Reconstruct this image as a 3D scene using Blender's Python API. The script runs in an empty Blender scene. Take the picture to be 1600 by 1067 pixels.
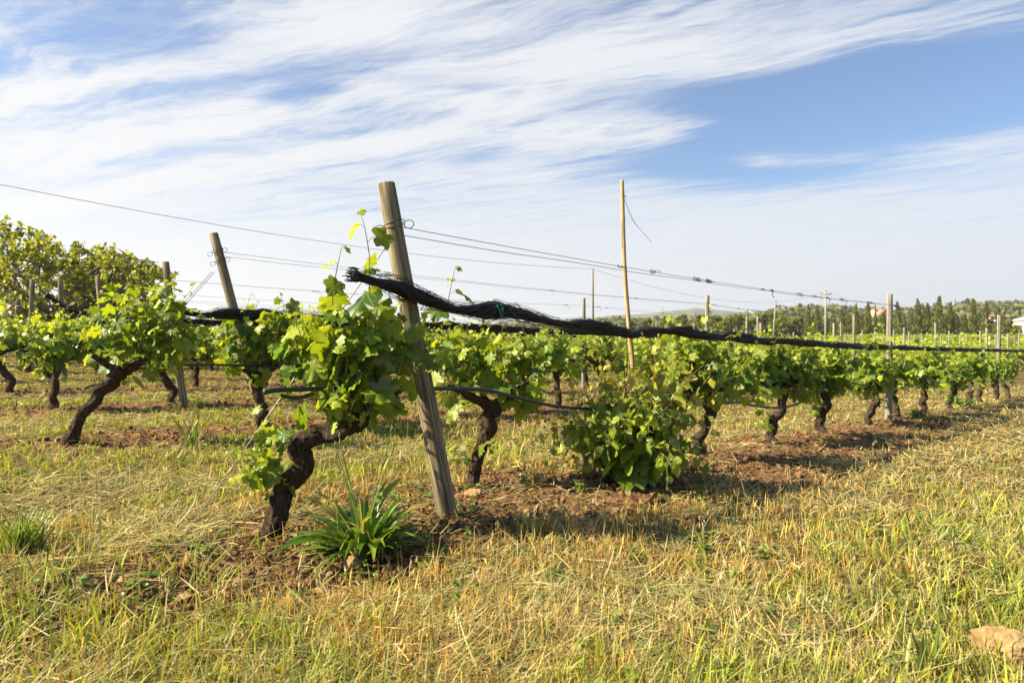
import bpy, math
import numpy as np

# ------------------------------------------------------------------ camera, world, sun, exposure
scene = bpy.context.scene
COL = scene.collection
R = math.radians
F = 1067.0                     # focal length in pixels of the 1600 px wide photograph
EYE = 1.0
HORIZON = 540.0
PITCH = math.atan((HORIZON - 533.5) / F)
SUN_EL, SUN_ROT = R(37.0), R(-100.0)

cam_d = bpy.data.cameras.new('camera')
cam = bpy.data.objects.new('camera', cam_d)
COL.objects.link(cam)
cam_d.sensor_width = 36.0
cam_d.lens = 36.0 * F / 1600.0
cam_d.clip_start, cam_d.clip_end = 0.05, 12000.0
cam.location = (0, 0, EYE)
cam.rotation_euler = (math.pi / 2 + PITCH, 0, 0)
cam_d.dof.use_dof = True
cam_d.dof.focus_distance = 4.3
cam_d.dof.aperture_fstop = 5.0
scene.camera = cam

scene.view_settings.view_transform = 'Standard'
scene.view_settings.look = 'None'
scene.view_settings.gamma = 1.0
scene.view_settings.exposure = 1.55

sun_d = bpy.data.lights.new('sun', 'SUN')
sun_d.energy, sun_d.angle, sun_d.color = 5.0, R(0.5), (1.0, 0.86, 0.62)
sun = bpy.data.objects.new('sun', sun_d)
COL.objects.link(sun)
sun.rotation_euler = (math.pi / 2 - SUN_EL, 0, -SUN_ROT + math.pi)
sun.location = (-30, 10, 40)


class NT:
    """Small helper for writing node maths."""
    def __init__(self, tree):
        self.t = tree

    def new(self, kind, **kw):
        n = self.t.nodes.new(kind)
        for k, v in kw.items():
            setattr(n, k, v)
        return n

    def put(self, sock, v):
        if hasattr(v, 'is_linked') or isinstance(v, bpy.types.NodeSocket):
            self.t.links.new(v, sock)
        else:
            sock.default_value = v

    def m(self, op, a, b=0.0, c=0.0, clamp=False):
        n = self.new('ShaderNodeMath', operation=op, use_clamp=clamp)
        for i, v in enumerate((a, b, c)):
            self.put(n.inputs[i], v)
        return n.outputs[0]

    def ramp(self, x, lo, hi, a=0.0, b=1.0, smooth=True):
        n = self.new('ShaderNodeMapRange')
        n.interpolation_type = 'SMOOTHSTEP' if smooth else 'LINEAR'
        n.clamp = True
        for i, v in enumerate((x, lo, hi, a, b)):
            self.put(n.inputs[i], v)
        return n.outputs[0]

    def mix(self, f, a, b, blend='MIX'):
        n = self.new('ShaderNodeMix', data_type='RGBA', blend_type=blend)
        self.put(n.inputs[0], f)
        self.put(n.inputs[6], a if not isinstance(a, tuple) else (*a[:3], 1))
        self.put(n.inputs[7], b if not isinstance(b, tuple) else (*b[:3], 1))
        return n.outputs[2]

    def noise(self, vec, scale, detail=4.0, rough=0.55, dist=0.0, dim='3D'):
        n = self.new('ShaderNodeTexNoise', noise_dimensions=dim)
        if vec is not None:
            self.put(n.inputs['Vector'], vec)
        n.inputs['Scale'].default_value = scale
        n.inputs['Detail'].default_value = detail
        n.inputs['Roughness'].default_value = rough
        n.inputs['Distortion'].default_value = dist
        return n.outputs['Fac'], n.outputs['Color']

    def comb(self, x, y, z=0.0):
        n = self.new('ShaderNodeCombineXYZ')
        for i, v in enumerate((x, y, z)):
            self.put(n.inputs[i], v)
        return n.outputs[0]

    def sep(self, v):
        n = self.new('ShaderNodeSeparateXYZ')
        self.put(n.inputs[0], v)
        return n.outputs

    def attr(self, name):
        n = self.new('ShaderNodeAttribute', attribute_name=name)
        return n


def build_world():
    w = bpy.data.worlds.new('World')
    scene.world = w
    w.use_nodes = True
    t = w.node_tree
    t.nodes.clear()
    N = NT(t)
    out = N.new('ShaderNodeOutputWorld')
    sky = N.new('ShaderNodeTexSky', sky_type='NISHITA')
    sky.sun_disc = False
    sky.sun_elevation, sky.sun_rotation = SUN_EL, SUN_ROT
    sky.air_density, sky.dust_density, sky.ozone_density = 1.0, 0.25, 2.2
    bg_sky = N.new('ShaderNodeBackground')
    t.links.new(N.mix(1.0, sky.outputs[0], (.86, 1.0, 1.13), 'MULTIPLY'), bg_sky.inputs[0])
    bg_sky.inputs[1].default_value = 0.050
    # high cirrus on a layer far above: coordinates s (along the wind) and q (across it)
    d = N.sep(N.new('ShaderNodeTexCoord').outputs['Generated'])
    zc = N.m('MAXIMUM', d[2], 0.015)
    px, py = N.m('DIVIDE', d[0], zc), N.m('DIVIDE', d[1], zc)
    s0 = N.m('SUBTRACT', N.m('MULTIPLY', px, 0.894), N.m('MULTIPLY', py, 0.447))
    q0 = N.m('ADD', N.m('MULTIPLY', px, 0.447), N.m('MULTIPLY', py, 0.894))
    base = N.comb(s0, q0, 0.0)
    wf, wc = N.noise(base, 0.5, 2, 0.5)
    wcs = N.sep(wc)
    f2, c2 = N.noise(N.comb(s0, q0, 5.0), 1.9, 4, 0.6)
    c2s = N.sep(c2)
    s = N.m('ADD', s0, N.m('MULTIPLY', N.m('SUBTRACT', wcs[0], 0.5), 1.2))
    q = N.m('ADD', q0, N.m('MULTIPLY', N.m('SUBTRACT', wcs[1], 0.5), 0.75))
    q = N.m('ADD', q, N.m('MULTIPLY', N.m('SUBTRACT', c2s[0], 0.5), 0.20))
    # two slightly crossing sets of fibres, each a stretched noise turned into thin bright ridges
    def fibres(turn, fs, fq, z, detail, rough, power):
        c, sn = math.cos(turn), math.sin(turn)
        a_ = N.m('ADD', N.m('MULTIPLY', s, c * fs), N.m('MULTIPLY', q, sn * fs))
        b_ = N.m('ADD', N.m('MULTIPLY', s, -sn * fq), N.m('MULTIPLY', q, c * fq))
        n_, _ = N.noise(N.comb(a_, b_, z), 1.0, detail, rough, .25)
        r_ = N.m('SUBTRACT', 1.0, N.m('MULTIPLY', N.m('ABSOLUTE', N.m('SUBTRACT', n_, 0.5)), 5.0), clamp=True)
        return N.m('POWER', r_, power), n_
    ridge1, streak = fibres(0.0, 0.55, 3.4, 1.7, 9, 0.62, 1.6)
    ridge2, fine = fibres(-0.16, 1.3, 9.0, 4.2, 7, 0.64, 1.3)
    ridge3, fine2 = fibres(0.22, 2.2, 17.0, 7.7, 6, 0.66, 1.2)
    puff, _ = N.noise(N.comb(s0, N.m('MULTIPLY', q0, 1.5), 8.0), 3.2, 9, 0.66, 0.5)
    # where the clouds lie: (direction x/y, z/y) of each patch's two ends -> a soft band in (s, q)
    def band(x0, y0, x1, y1, width, amp):
        pts = []
        for x, y in ((x0, y0), (x1, y1)):
            u, v = (x - 800) / F, (HORIZON - y) / F
            X, Y = u / v, 1.0 / v
            pts.append((X * .894 - Y * .447, X * .447 + Y * .894))
        (sa, qa), (sb, qb) = pts
        L = math.hypot(sb - sa, qb - qa) + 1e-6
        cx, cy, ux, uy = (sa + sb) / 2, (qa + qb) / 2, (sb - sa) / L, (qb - qa) / L
        ds, dq = N.m('SUBTRACT', s, cx), N.m('SUBTRACT', q, cy)
        a = N.m('ADD', N.m('MULTIPLY', ds, ux / (L * .62)), N.m('MULTIPLY', dq, uy / (L * .62)))
        b = N.m('ADD', N.m('MULTIPLY', ds, -uy / width), N.m('MULTIPLY', dq, ux / width))
        r2 = N.m('ADD', N.m('POWER', N.m('ABSOLUTE', a), 4.0), N.m('MULTIPLY', b, b))
        return N.m('MULTIPLY', N.m('EXPONENT', N.m('MULTIPLY', r2, -1.0)), amp)
    bands = [
        (0, 175, 500, 15, .13, .75), (0, 245, 340, 185, .17, .75), (60, 262, 545, 135, .08, .55), (330, 170, 400, 120, .05, .5),
        (0, 330, 660, 195, .17, .8), (420, 235, 670, 200, .12, .35), (480, 25, 1000, 60, .36, .52), (850, 85, 1600, 22, .16, .45), (1000, 110, 1300, 75, .12, .4),
        (700, 190, 900, 120, .14, .40), (740, 225, 1100, 195, .22, .75), (0, 60, 130, 100, .15, .4), (140, 130, 350, 85, .04, .35),
        (560, 140, 830, 165, .16, .45), (1160, 246, 1350, 250, .14, .45), (1420, 235, 1560, 225, .14, .32), (1480, 120, 1530, 105, .08, .2), (640, 270, 860, 275, .25, .35),
        (150, 110, 430, 22, .16, -.60), (400, 150, 480, 128, .10, -.40), (1080, 200, 1680, 130, .62, -.95), (180, 250, 330, 228, .07, -.3),
        (530, 205, 740, 170, .10, -.35), (690, 262, 760, 225, .12, -.4), (980, 270, 1350, 262, .40, -.60), (390, 255, 480, 235, .08, -.4), (780, 165, 840, 140, .05, -.4),
    ]
    D = PUFF = None
    for b in bands:
        v = band(*b)
        D = v if D is None else N.m('ADD', D, v)
        if b[5] > 0 and b[:2] in ((740, 225), (420, 235), (1160, 246), (700, 190), (1420, 235)):
            PUFF = v if PUFF is None else N.m('ADD', PUFF, v)
    el = N.m('ARCSINE', d[2])
    low = N.ramp(el, R(3.0), R(18.5), 1.1, 0.0)
    veil = N.m('ADD', N.m('ADD', D, low), 0.17)
    ahead = N.ramp(d[1], -.35, .35, 0.0, 1.0)          # cirrus only ahead; unseen sky overhead and behind kept clear to weaken fill light
    ahead = N.m('MULTIPLY', ahead, N.ramp(d[2], .55, .8, 1.0, .1))
    tex = N.m('MULTIPLY', N.m('SUBTRACT', streak, 0.5), 1.3)
    tex = N.m('ADD', tex, N.m('MULTIPLY', N.m('SUBTRACT', fine, 0.5), 0.8))
    fib = N.m('ADD', N.m('ADD', N.m('MULTIPLY', ridge1, .30), N.m('MULTIPLY', ridge2, .40)), N.m('MULTIPLY', ridge3, .28))
    tex = N.m('ADD', tex, N.m('SUBTRACT', fib, .30))
    tex = N.m('ADD', tex, N.m('MULTIPLY', N.m('SUBTRACT', puff, 0.5), N.m('ADD', N.m('MULTIPLY', PUFF, 3.6), 0.7)))
    tex = N.m('MULTIPLY', tex, N.ramp(el, R(2.0), R(15.0), 0.22, 1.0))
    tex = N.m('MULTIPLY', tex, N.ramp(veil, -.35, .25, .35, 1.0))
    dens = N.m('ADD', veil, tex)
    dens = N.m('MULTIPLY', N.ramp(dens, -0.15, 1.45, 0.03, 0.98), ahead)
    bg_c = N.new('ShaderNodeBackground')
    glow = N.ramp(d[0], -0.75, 0.75, 1.0, 0.0, smooth=False)       # brighter towards the sun's side
    t.links.new(N.mix(glow, (0.82, 0.86, 0.93), (0.93, 0.935, 0.95)), bg_c.inputs[0])
    bg_c.inputs[1].default_value = 0.335
    mx = N.new('ShaderNodeMixShader')
    t.links.new(dens, mx.inputs[0])
    t.links.new(bg_sky.outputs[0], mx.inputs[1])
    t.links.new(bg_c.outputs[0], mx.inputs[2])
    t.links.new(mx.outputs[0], out.inputs[0])
    w.cycles.sampling_method = 'MANUAL'
    w.cycles.sample_map_resolution = 1024


build_world()
scene.cycles.max_bounces = 5
scene.cycles.diffuse_bounces = 2
scene.cycles.transparent_max_bounces = 6
scene.cycles.use_denoising = True

# ------------------------------------------------------------------ terrain function
def vhash(i, j, seed):
    h = (i.astype(np.int64) * 374761393 + j.astype(np.int64) * 668265263 + seed * 974634777) & 0x7fffffff
    h = ((h ^ (h >> 13)) * 1274126177) & 0x7fffffff
    return ((h ^ (h >> 16)) & 0xffff) / 65535.0


def vnoise(x, y, seed=0):
    x, y = np.asarray(x, float), np.asarray(y, float)
    i, j = np.floor(x).astype(np.int64), np.floor(y).astype(np.int64)
    fx, fy = x - i, y - j
    fx, fy = fx * fx * (3 - 2 * fx), fy * fy * (3 - 2 * fy)
    a, b = vhash(i, j, seed), vhash(i + 1, j, seed)
    c, d = vhash(i, j + 1, seed), vhash(i + 1, j + 1, seed)
    return (a + (b - a) * fx) * (1 - fy) + (c + (d - c) * fx) * fy


def fbm(x, y, seed=0, octaves=4):
    v, a, s = 0.0, 0.5, 1.0
    for o in range(octaves):
        v = v + a * vnoise(np.asarray(x) * s, np.asarray(y) * s, seed + o * 17)
        a *= .5
        s *= 2.03
    return v / (1 - .5 ** octaves)


def smooth(x, a, b):
    t = np.clip((x - a) / (b - a), 0, 1)
    return t * t * (3 - 2 * t)


RU = np.array([0.695, 0.719])          # direction of the vine rows
RN = np.array([-0.719, 0.695])         # towards the rows behind
RP = np.array([-0.38, 3.94])           # foot of the front row's end post
ROWQ = [0.0, 3.95] + [6.75 + 2.8 * k for k in range(28)]


def row_tq(x, y):
    dx, dy = np.asarray(x) - RP[0], np.asarray(y) - RP[1]
    return dx * RU[0] + dy * RU[1], dx * RN[0] + dy * RN[1]


def row_pt(t, q):
    return RP + RU * t + RN * q


def row_dist(x, y):
    """signed distance to the nearest row (negative = on the camera's side) and position along the row"""
    t, q = row_tq(x, y)
    k = np.round((q - 6.75) / 2.8)
    near = np.where(q < 1.97, q, np.where(q < 5.35, q - 3.95, q - 6.75 - 2.8 * k))
    return near, t, q


def soil_mask(x, y):
    dq, t, q = row_dist(x, y)
    n = fbm(x * 1.3, y * 1.3, 5)
    n2 = fbm(x * 5.0, y * 5.0, 9, 3)
    w = np.where(q < 1.97, .62, .40)
    e = (np.abs(dq + np.where(q < 1.97, .20, .12)) - w) + (n - .5) * 1.3 + (n2 - .5) * .8
    m = 1 - smooth(e, -.12, .14)
    m *= smooth(t + (n - .5) * 1.8, -2.15, -1.2)
    m *= 1 - .75 * smooth(t, 7, 13)
    return m


def gbase(x, y):
    x, y = np.asarray(x, float), np.asarray(y, float)
    r = np.hypot(x, y)
    z = -0.035 * 26 * np.tanh(x / 26.0) * (1 - smooth(r, 60, 260)) + 0.004 * np.clip(y, -5, 12)
    z = z + 0.019 * np.maximum(0, np.sqrt((np.maximum(r - 24, 0)) ** 2 + 100) - 10) * (1 - .75 * smooth(r, 130, 500))
    return z


def gz(x, y):
    x, y = np.asarray(x, float), np.asarray(y, float)
    r = np.hypot(x, y)
    near = 1 - smooth(r, 25, 60)
    dq, t, q = row_dist(x, y)
    z = gbase(x, y) + near * (.07 * (fbm(x * .9, y * .9, 1) - .5) + .03 * (fbm(x * 4, y * 4, 2, 3) - .5))
    z = z + near * .035 * np.exp(-((dq + .05) / .35) ** 2) * smooth(t, -2.4, -1.4)
    return z


def gz1(x, y):
    return float(gz(np.array([x]), np.array([y]))[0])


def ray(px, py):
    a, b = (px - 800) / F, -(py - 533.5) / F
    c, s = math.cos(PITCH), math.sin(PITCH)
    return np.array([a, c - b * s, s + b * c])


def hit(px, py):
    """where the line of sight through that pixel of the photograph meets the ground"""
    d = ray(px, py)
    lo, hi = 0.5, 0.5
    while hi < 400:
        hi *= 1.03
        p = np.array([0, 0, EYE]) + d * hi
        if p[2] < gz1(p[0], p[1]):
            break
        lo = hi
    for _ in range(20):
        m = (lo + hi) / 2
        p = np.array([0, 0, EYE]) + d * m
        if p[2] < gz1(p[0], p[1]):
            hi = m
        else:
            lo = m
    return np.array([0, 0, EYE]) + d * hi


def at(px, py, depth):
    """the point seen at that pixel, depth metres ahead"""
    d = ray(px, py)
    return np.array([0, 0, EYE]) + d * depth / d[1]


# ------------------------------------------------------------------ mesh helpers
class MB:
    def __init__(self):
        self.v, self.q, self.t, self.c, self.l, self.n = [], [], [], [], [], 0

    def add(self, v, quads=None, tris=None, col=(1, 1, 1), luv=None):
        v = np.asarray(v, float).reshape(-1, 3)
        self.v.append(v)
        if quads is not None and len(quads):
            self.q.append(np.asarray(quads, np.int64).reshape(-1, 4) + self.n)
        if tris is not None and len(tris):
            self.t.append(np.asarray(tris, np.int64).reshape(-1, 3) + self.n)
        c = np.asarray(col, float)
        self.c.append(np.broadcast_to(c, (len(v), 3)) if c.ndim == 1 else c)
        self.l.append(np.zeros((len(v), 2)) if luv is None else np.asarray(luv, float))
        self.n += len(v)
        return self

    def mesh(self, name, mat, smooth_shade=True):
        me = bpy.data.meshes.new(name)
        v = np.concatenate(self.v) if self.v else np.zeros((0, 3))
        q = np.concatenate(self.q) if self.q else np.zeros((0, 4), np.int64)
        t = np.concatenate(self.t) if self.t else np.zeros((0, 3), np.int64)
        me.vertices.add(len(v))
        me.vertices.foreach_set('co', v.ravel())
        idx = np.concatenate([q.ravel(), t.ravel()])
        me.loops.add(len(idx))
        me.loops.foreach_set('vertex_index', idx)
        me.polygons.add(len(q) + len(t))
        starts = np.concatenate([np.arange(len(q)) * 4, len(q) * 4 + np.arange(len(t)) * 3])
        me.polygons.foreach_set('loop_start', starts)
        me.polygons.foreach_set('use_smooth', np.full(len(starts), smooth_shade))
        c = np.concatenate(self.c) if self.c else np.zeros((0, 3))
        a = me.attributes.new('col', 'FLOAT_COLOR', 'POINT')
        a.data.foreach_set('color', np.concatenate([c, np.ones((len(c), 1))], 1).ravel())
        a = me.attributes.new('luv', 'FLOAT2', 'POINT')
        a.data.foreach_set('vector', np.concatenate(self.l).ravel())
        me.update(calc_edges=True)
        me.validate()
        me.materials.append(mat)
        return me

    def build(self, name, mat, parent=None, loc=None, smooth_shade=True):
        o = bpy.data.objects.new(name, self.mesh(name, mat, smooth_shade))
        COL.objects.link(o)
        if parent is not None:
            o.parent = parent
        if loc is not None:
            o.location = loc
        return o


def tag(o, label=None, cat=None, group=None, kind=None):
    for k, v in (('label', label), ('category', cat), ('group', group), ('kind', kind)):
        if v:
            o[k] = v
    return o


def empty(name, loc, rz=0.0):
    o = bpy.data.objects.new(name, None)
    COL.objects.link(o)
    o.location = loc
    o.rotation_euler = (0, 0, rz)
    o.empty_display_size = .2
    return o


def copy_tree(o, parent=None):
    c = o.copy()
    COL.objects.link(c)
    if parent is not None:
        c.parent = parent
    for ch in [x for x in o.children]:
        copy_tree(ch, c)
    return c


def unit(v):
    v = np.asarray(v, float)
    return v / np.maximum(np.linalg.norm(v, axis=-1, keepdims=True), 1e-9)


def spline(pts, n):
    """Catmull-Rom through the points, n samples"""
    p = np.asarray(pts, float)
    p = np.concatenate([[2 * p[0] - p[1]], p, [2 * p[-1] - p[-2]]])
    m = len(p) - 3
    u = np.linspace(0, m - 1e-6, n)
    i = u.astype(int)
    f = (u - i)[:, None]
    a, b, c, d = p[i], p[i + 1], p[i + 2], p[i + 3]
    return .5 * (2 * b + (c - a) * f + (2 * a - 5 * b + 4 * c - d) * f ** 2 + (3 * b - a - 3 * c + d) * f ** 3)


def frames(p):
    T = unit(np.gradient(p, axis=0))
    up = np.array([0, 0, 1.0]) if abs(T[0][2]) < .9 else np.array([1.0, 0, 0])
    A = np.zeros_like(p)
    a = unit(np.cross(up, T[0]))
    for i in range(len(p)):
        a = unit(a - T[i] * np.dot(a, T[i]))
        A[i] = a
    return T, A, np.cross(T, A)


def tube(mb, p, rad, sides=8, col=(1, 1, 1), shape=None, cap=True):
    """tube along p; rad a number or one per ring; shape(ring 0..1, angle) multiplies the radius"""
    p = np.asarray(p, float)
    n = len(p)
    rad = np.broadcast_to(np.asarray(rad, float), (n,))
    T, A, B = frames(p)
    th = np.linspace(0, 2 * math.pi, sides, endpoint=False)
    rr = np.repeat(rad[:, None], sides, 1)
    if shape is not None:
        rr = rr * shape(np.linspace(0, 1, n)[:, None], th[None, :])
    v = p[:, None, :] + rr[..., None] * (np.cos(th)[None, :, None] * A[:, None, :] + np.sin(th)[None, :, None] * B[:, None, :])
    v = v.reshape(-1, 3)
    i = np.arange(n - 1)[:, None] * sides
    j = np.arange(sides)[None, :]
    k = (j + 1) % sides
    quads = np.stack([i + j, i + k, i + sides + k, i + sides + j], -1).reshape(-1, 4)
    tris = None
    c = np.asarray(col, float)
    if c.ndim == 2:
        c = np.repeat(c, sides, 0)
    luv = np.stack([np.tile(th, n), np.repeat(np.linspace(0, 1, n), sides)], 1)
    if cap:
        v = np.concatenate([v, p[:1], p[-1:]])
        jj = np.arange(sides)
        kk = (jj + 1) % sides
        e = (n - 1) * sides
        tris = np.concatenate([np.stack([np.full(sides, n * sides), kk, jj], 1),
                               np.stack([np.full(sides, n * sides + 1), e + jj, e + kk], 1)])
        if c.ndim == 2:
            c = np.concatenate([c, c[:1], c[-1:]])
        luv = np.concatenate([luv, [[0, 0], [0, 1]]])
    mb.add(v, quads, tris, c, luv)


def box(mb, c, s, col=(1, 1, 1)):
    c, s = np.asarray(c, float), np.asarray(s, float) / 2
    v = np.array([[x, y, z] for z in (-1, 1) for y in (-1, 1) for x in (-1, 1)]) * s + c
    mb.add(v, [[0, 2, 3, 1], [4, 5, 7, 6], [0, 1, 5, 4], [2, 6, 7, 3], [0, 4, 6, 2], [1, 3, 7, 5]], None, col)


# ------------------------------------------------------------------ materials
def material(name):
    m = bpy.data.materials.new(name)
    m.use_nodes = True
    t = m.node_tree
    t.nodes.clear()
    N = NT(t)
    out = N.new('ShaderNodeOutputMaterial')
    return m, N, out


def principled(N, out, col, rough=.7, spec=.3, bump=None, bump_d=.01, bump_s=.6, metal=0.0):
    b = N.new('ShaderNodeBsdfPrincipled')
    N.put(b.inputs['Base Color'], col if not isinstance(col, tuple) else (*col[:3], 1))
    N.put(b.inputs['Roughness'], rough)
    N.put(b.inputs['Specular IOR Level'], spec)
    N.put(b.inputs['Metallic'], metal)
    if bump is not None:
        bp = N.new('ShaderNodeBump')
        bp.inputs['Strength'].default_value = bump_s
        bp.inputs['Distance'].default_value = bump_d
        N.put(bp.inputs['Height'], bump)
        N.t.links.new(bp.outputs[0], b.inputs['Normal'])
    if out is not None:
        N.t.links.new(b.outputs[0], out.inputs[0])
    return b


def leaf_material(name, trans=.45, gloss=.42, veins=True, tint=(1.5, 1.35, .55), spec=.35):
    """leaf colour comes from the 'col' attribute; light also passes through the blade"""
    m, N, out = material(name)
    col = N.attr('col').outputs['Color']
    n, _ = N.noise(N.new('ShaderNodeTexCoord').outputs['Object'], 30, 3, .6)
    col = N.mix(N.ramp(n, .36, .64, 0, .6), col, N.mix(1.0, col, (1.3, 1.15, .7), 'MULTIPLY'))
    if veins:
        uv = N.sep(N.attr('luv').outputs['Vector'])
        x, y = N.m('ABSOLUTE', uv[0]), uv[1]
        ang = N.m('ARCTAN2', x, y)
        r = N.m('SQRT', N.m('ADD', N.m('MULTIPLY', x, x), N.m('MULTIPLY', y, y)))
        dmin = None
        for a in (0.0, .78, 1.62):
            dd = N.m('MULTIPLY', N.m('ABSOLUTE', N.m('SUBTRACT', ang, a)), r)
            dmin = dd if dmin is None else N.m('MINIMUM', dmin, dd)
        vm = N.ramp(dmin, .008, .034, .75, 0.0)
        col = N.mix(vm, col, N.mix(.5, col, (.30, .34, .10)))
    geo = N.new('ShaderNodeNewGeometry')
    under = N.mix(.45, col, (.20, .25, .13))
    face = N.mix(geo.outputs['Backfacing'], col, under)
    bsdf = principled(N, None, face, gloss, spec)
    tr = N.new('ShaderNodeBsdfTranslucent')
    N.t.links.new(N.mix(1.0, col, tint, 'MULTIPLY'), tr.inputs[0])
    mx = N.new('ShaderNodeMixShader')
    mx.inputs[0].default_value = trans
    N.t.links.new(bsdf.outputs[0], mx.inputs[1])
    N.t.links.new(tr.outputs[0], mx.inputs[2])
    N.t.links.new(mx.outputs[0], out.inputs[0])
    return m


M = {}
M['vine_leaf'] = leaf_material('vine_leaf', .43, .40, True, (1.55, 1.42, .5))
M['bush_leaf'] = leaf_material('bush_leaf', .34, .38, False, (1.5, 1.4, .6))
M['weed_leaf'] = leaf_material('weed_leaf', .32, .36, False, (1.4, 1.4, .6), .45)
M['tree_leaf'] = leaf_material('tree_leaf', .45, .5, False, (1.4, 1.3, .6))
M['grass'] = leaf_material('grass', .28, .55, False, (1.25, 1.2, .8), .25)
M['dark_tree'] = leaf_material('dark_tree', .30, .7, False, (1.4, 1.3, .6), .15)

def bark_material():
    m, N, out = material('vine_bark')
    uv = N.sep(N.attr('luv').outputs['Vector'])
    co = N.new('ShaderNodeTexCoord').outputs['Object']
    c = N.sep(co)
    v = N.comb(c[0], c[1], N.m('MULTIPLY', c[2], .25))
    n1, _ = N.noise(v, 95, 6, .7, .8)
    n2, _ = N.noise(co, 16, 5, .65)
    n3, _ = N.noise(co, 160, 3, .6)
    col = N.mix(N.ramp(n1, .34, .66), (.012, .008, .006), (.155, .112, .078))
    col = N.mix(N.ramp(n2, .48, .70, 0, .6), col, N.mix(.6, col, (.16, .09, .05)))
    n1 = N.m('ADD', n1, N.m('MULTIPLY', n3, .4))
    principled(N, out, col, .95, .08, n1, .03, 1.0)
    return m
M['bark'] = bark_material()

def wood_material(name, a, b, grey, streak=(15, 15, .8)):
    m, N, out = material(name)
    co = N.new('ShaderNodeTexCoord').outputs['Object']
    c = N.sep(co)
    v = N.comb(N.m('MULTIPLY', c[0], streak[0]), N.m('MULTIPLY', c[1], streak[1]), N.m('MULTIPLY', c[2], streak[2]))
    n1, _ = N.noise(v, 2.2, 6, .7, .5)
    n2, _ = N.noise(co, 3.5, 4, .6)
    n3, _ = N.noise(N.comb(N.m('MULTIPLY', c[0], 60), N.m('MULTIPLY', c[1], 60), N.m('MULTIPLY', c[2], .8)), 1.0, 3, .5)
    col = N.mix(N.ramp(n1, .36, .64), a, b)
    col = N.mix(N.ramp(n2, .4, .68, 0, .75), col, grey)
    crack = N.ramp(n3, .57, .62)
    col = N.mix(N.m('MULTIPLY', crack, .65), col, (.05, .035, .02))
    h = N.m('SUBTRACT', n1, N.m('MULTIPLY', crack, .8))
    principled(N, out, col, .85, .2, h, .006, .8)
    return m
M['post'] = wood_material('weathered_wood', (.105, .078, .046), (.38, .30, .19), (.15, .15, .095))
M['post_grey'] = wood_material('grey_wood', (.20, .18, .14), (.36, .33, .26), (.22, .21, .17))
M['bamboo'] = wood_material('bamboo', (.42, .29, .14), (.58, .43, .23), (.36, .24, .12))

def plain(name, col, rough=.6, spec=.3, metal=0.0, var=.25, scale=20):
    m, N, out = material(name)
    n, _ = N.noise(N.new('ShaderNodeTexCoord').outputs['Object'], scale, 4, .6)
    c2 = tuple(max(0.0, x * (1 - var)) for x in col)
    c3 = tuple(min(1.0, x * (1 + var)) for x in col)
    principled(N, out, N.mix(n, c2, c3), rough, spec, n, .003, .3, metal)
    return m
M['wire'] = plain('galvanised_wire', (.13, .125, .12), .5, .4, .6)
M['rope'] = plain('pale_cord', (.42, .38, .30), .8)
M['net_core'] = plain('black_net', (.012, .012, .014), .75, .25, 0, .6, 60)
M['net_thread'] = plain('black_thread', (.02, .02, .023), .45, .5, 0, .4, 60)
M['hose'] = plain('black_hose', (.016, .017, .02), .38, .5, 0, .3, 8)
M['twine'] = plain('green_twine', (.01, .17, .11), .6)
M['shoot'] = plain('green_shoot', (.15, .18, .045), .55, .3, 0, .35, 12)
M['red_shoot'] = plain('reddish_shoot', (.24, .16, .05), .55, .3, 0, .35, 12)
M['tree_bark'] = plain('tree_bark', (.20, .17, .13), .9, .15, 0, .5, 6)
M['concrete'] = plain('concrete', (.27, .26, .23), .9)
M['stone'] = None
def stone_material():
    m, N, out = material('pale_stone')
    co = N.new('ShaderNodeTexCoord').outputs['Object']
    n1, _ = N.noise(co, 9, 6, .62)
    n2, _ = N.noise(co, 40, 4, .6)
    col = N.mix(N.ramp(n1, .3, .7), (.19, .11, .045), (.40, .28, .14))
    principled(N, out, col, .9, .15, N.m('ADD', n1, N.m('MULTIPLY', n2, .35)), .02, .8)
    return m
M['stone'] = stone_material()

def ground_material():
    m, N, out = material('vineyard_ground')
    co = N.new('ShaderNodeNewGeometry').outputs['Position']
    soil = N.sep(N.attr('col').outputs['Color'])
    n1, _ = N.noise(co, 9, 6, .65)
    n2, _ = N.noise(co, 45, 5, .65)
    n3, _ = N.noise(co, 1.1, 5, .6)
    earth = N.mix(N.ramp(n1, .3, .7), (.085, .044, .021), (.29, .165, .078))
    earth = N.mix(N.ramp(n2, .5, .75, 0, .6), earth, (.52, .35, .19))
    straw = N.mix(N.ramp(n2, .35, .65), (.040, .027, .011), (.24, .165, .065))
    green = N.mix(N.ramp(n2, .35, .65), (.045, .05, .014), (.20, .19, .05))
    turf = N.mix(N.m('MULTIPLY', soil[1], N.ramp(n3, .30, .62, .35, 1.0)), straw, green)
    col = N.mix(soil[0], turf, earth)
    h = N.m('ADD', n1, N.m('MULTIPLY', n2, .5))
    principled(N, out, col, .95, .08, h, .05, 1.0)
    return m
M['ground'] = ground_material()

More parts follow.
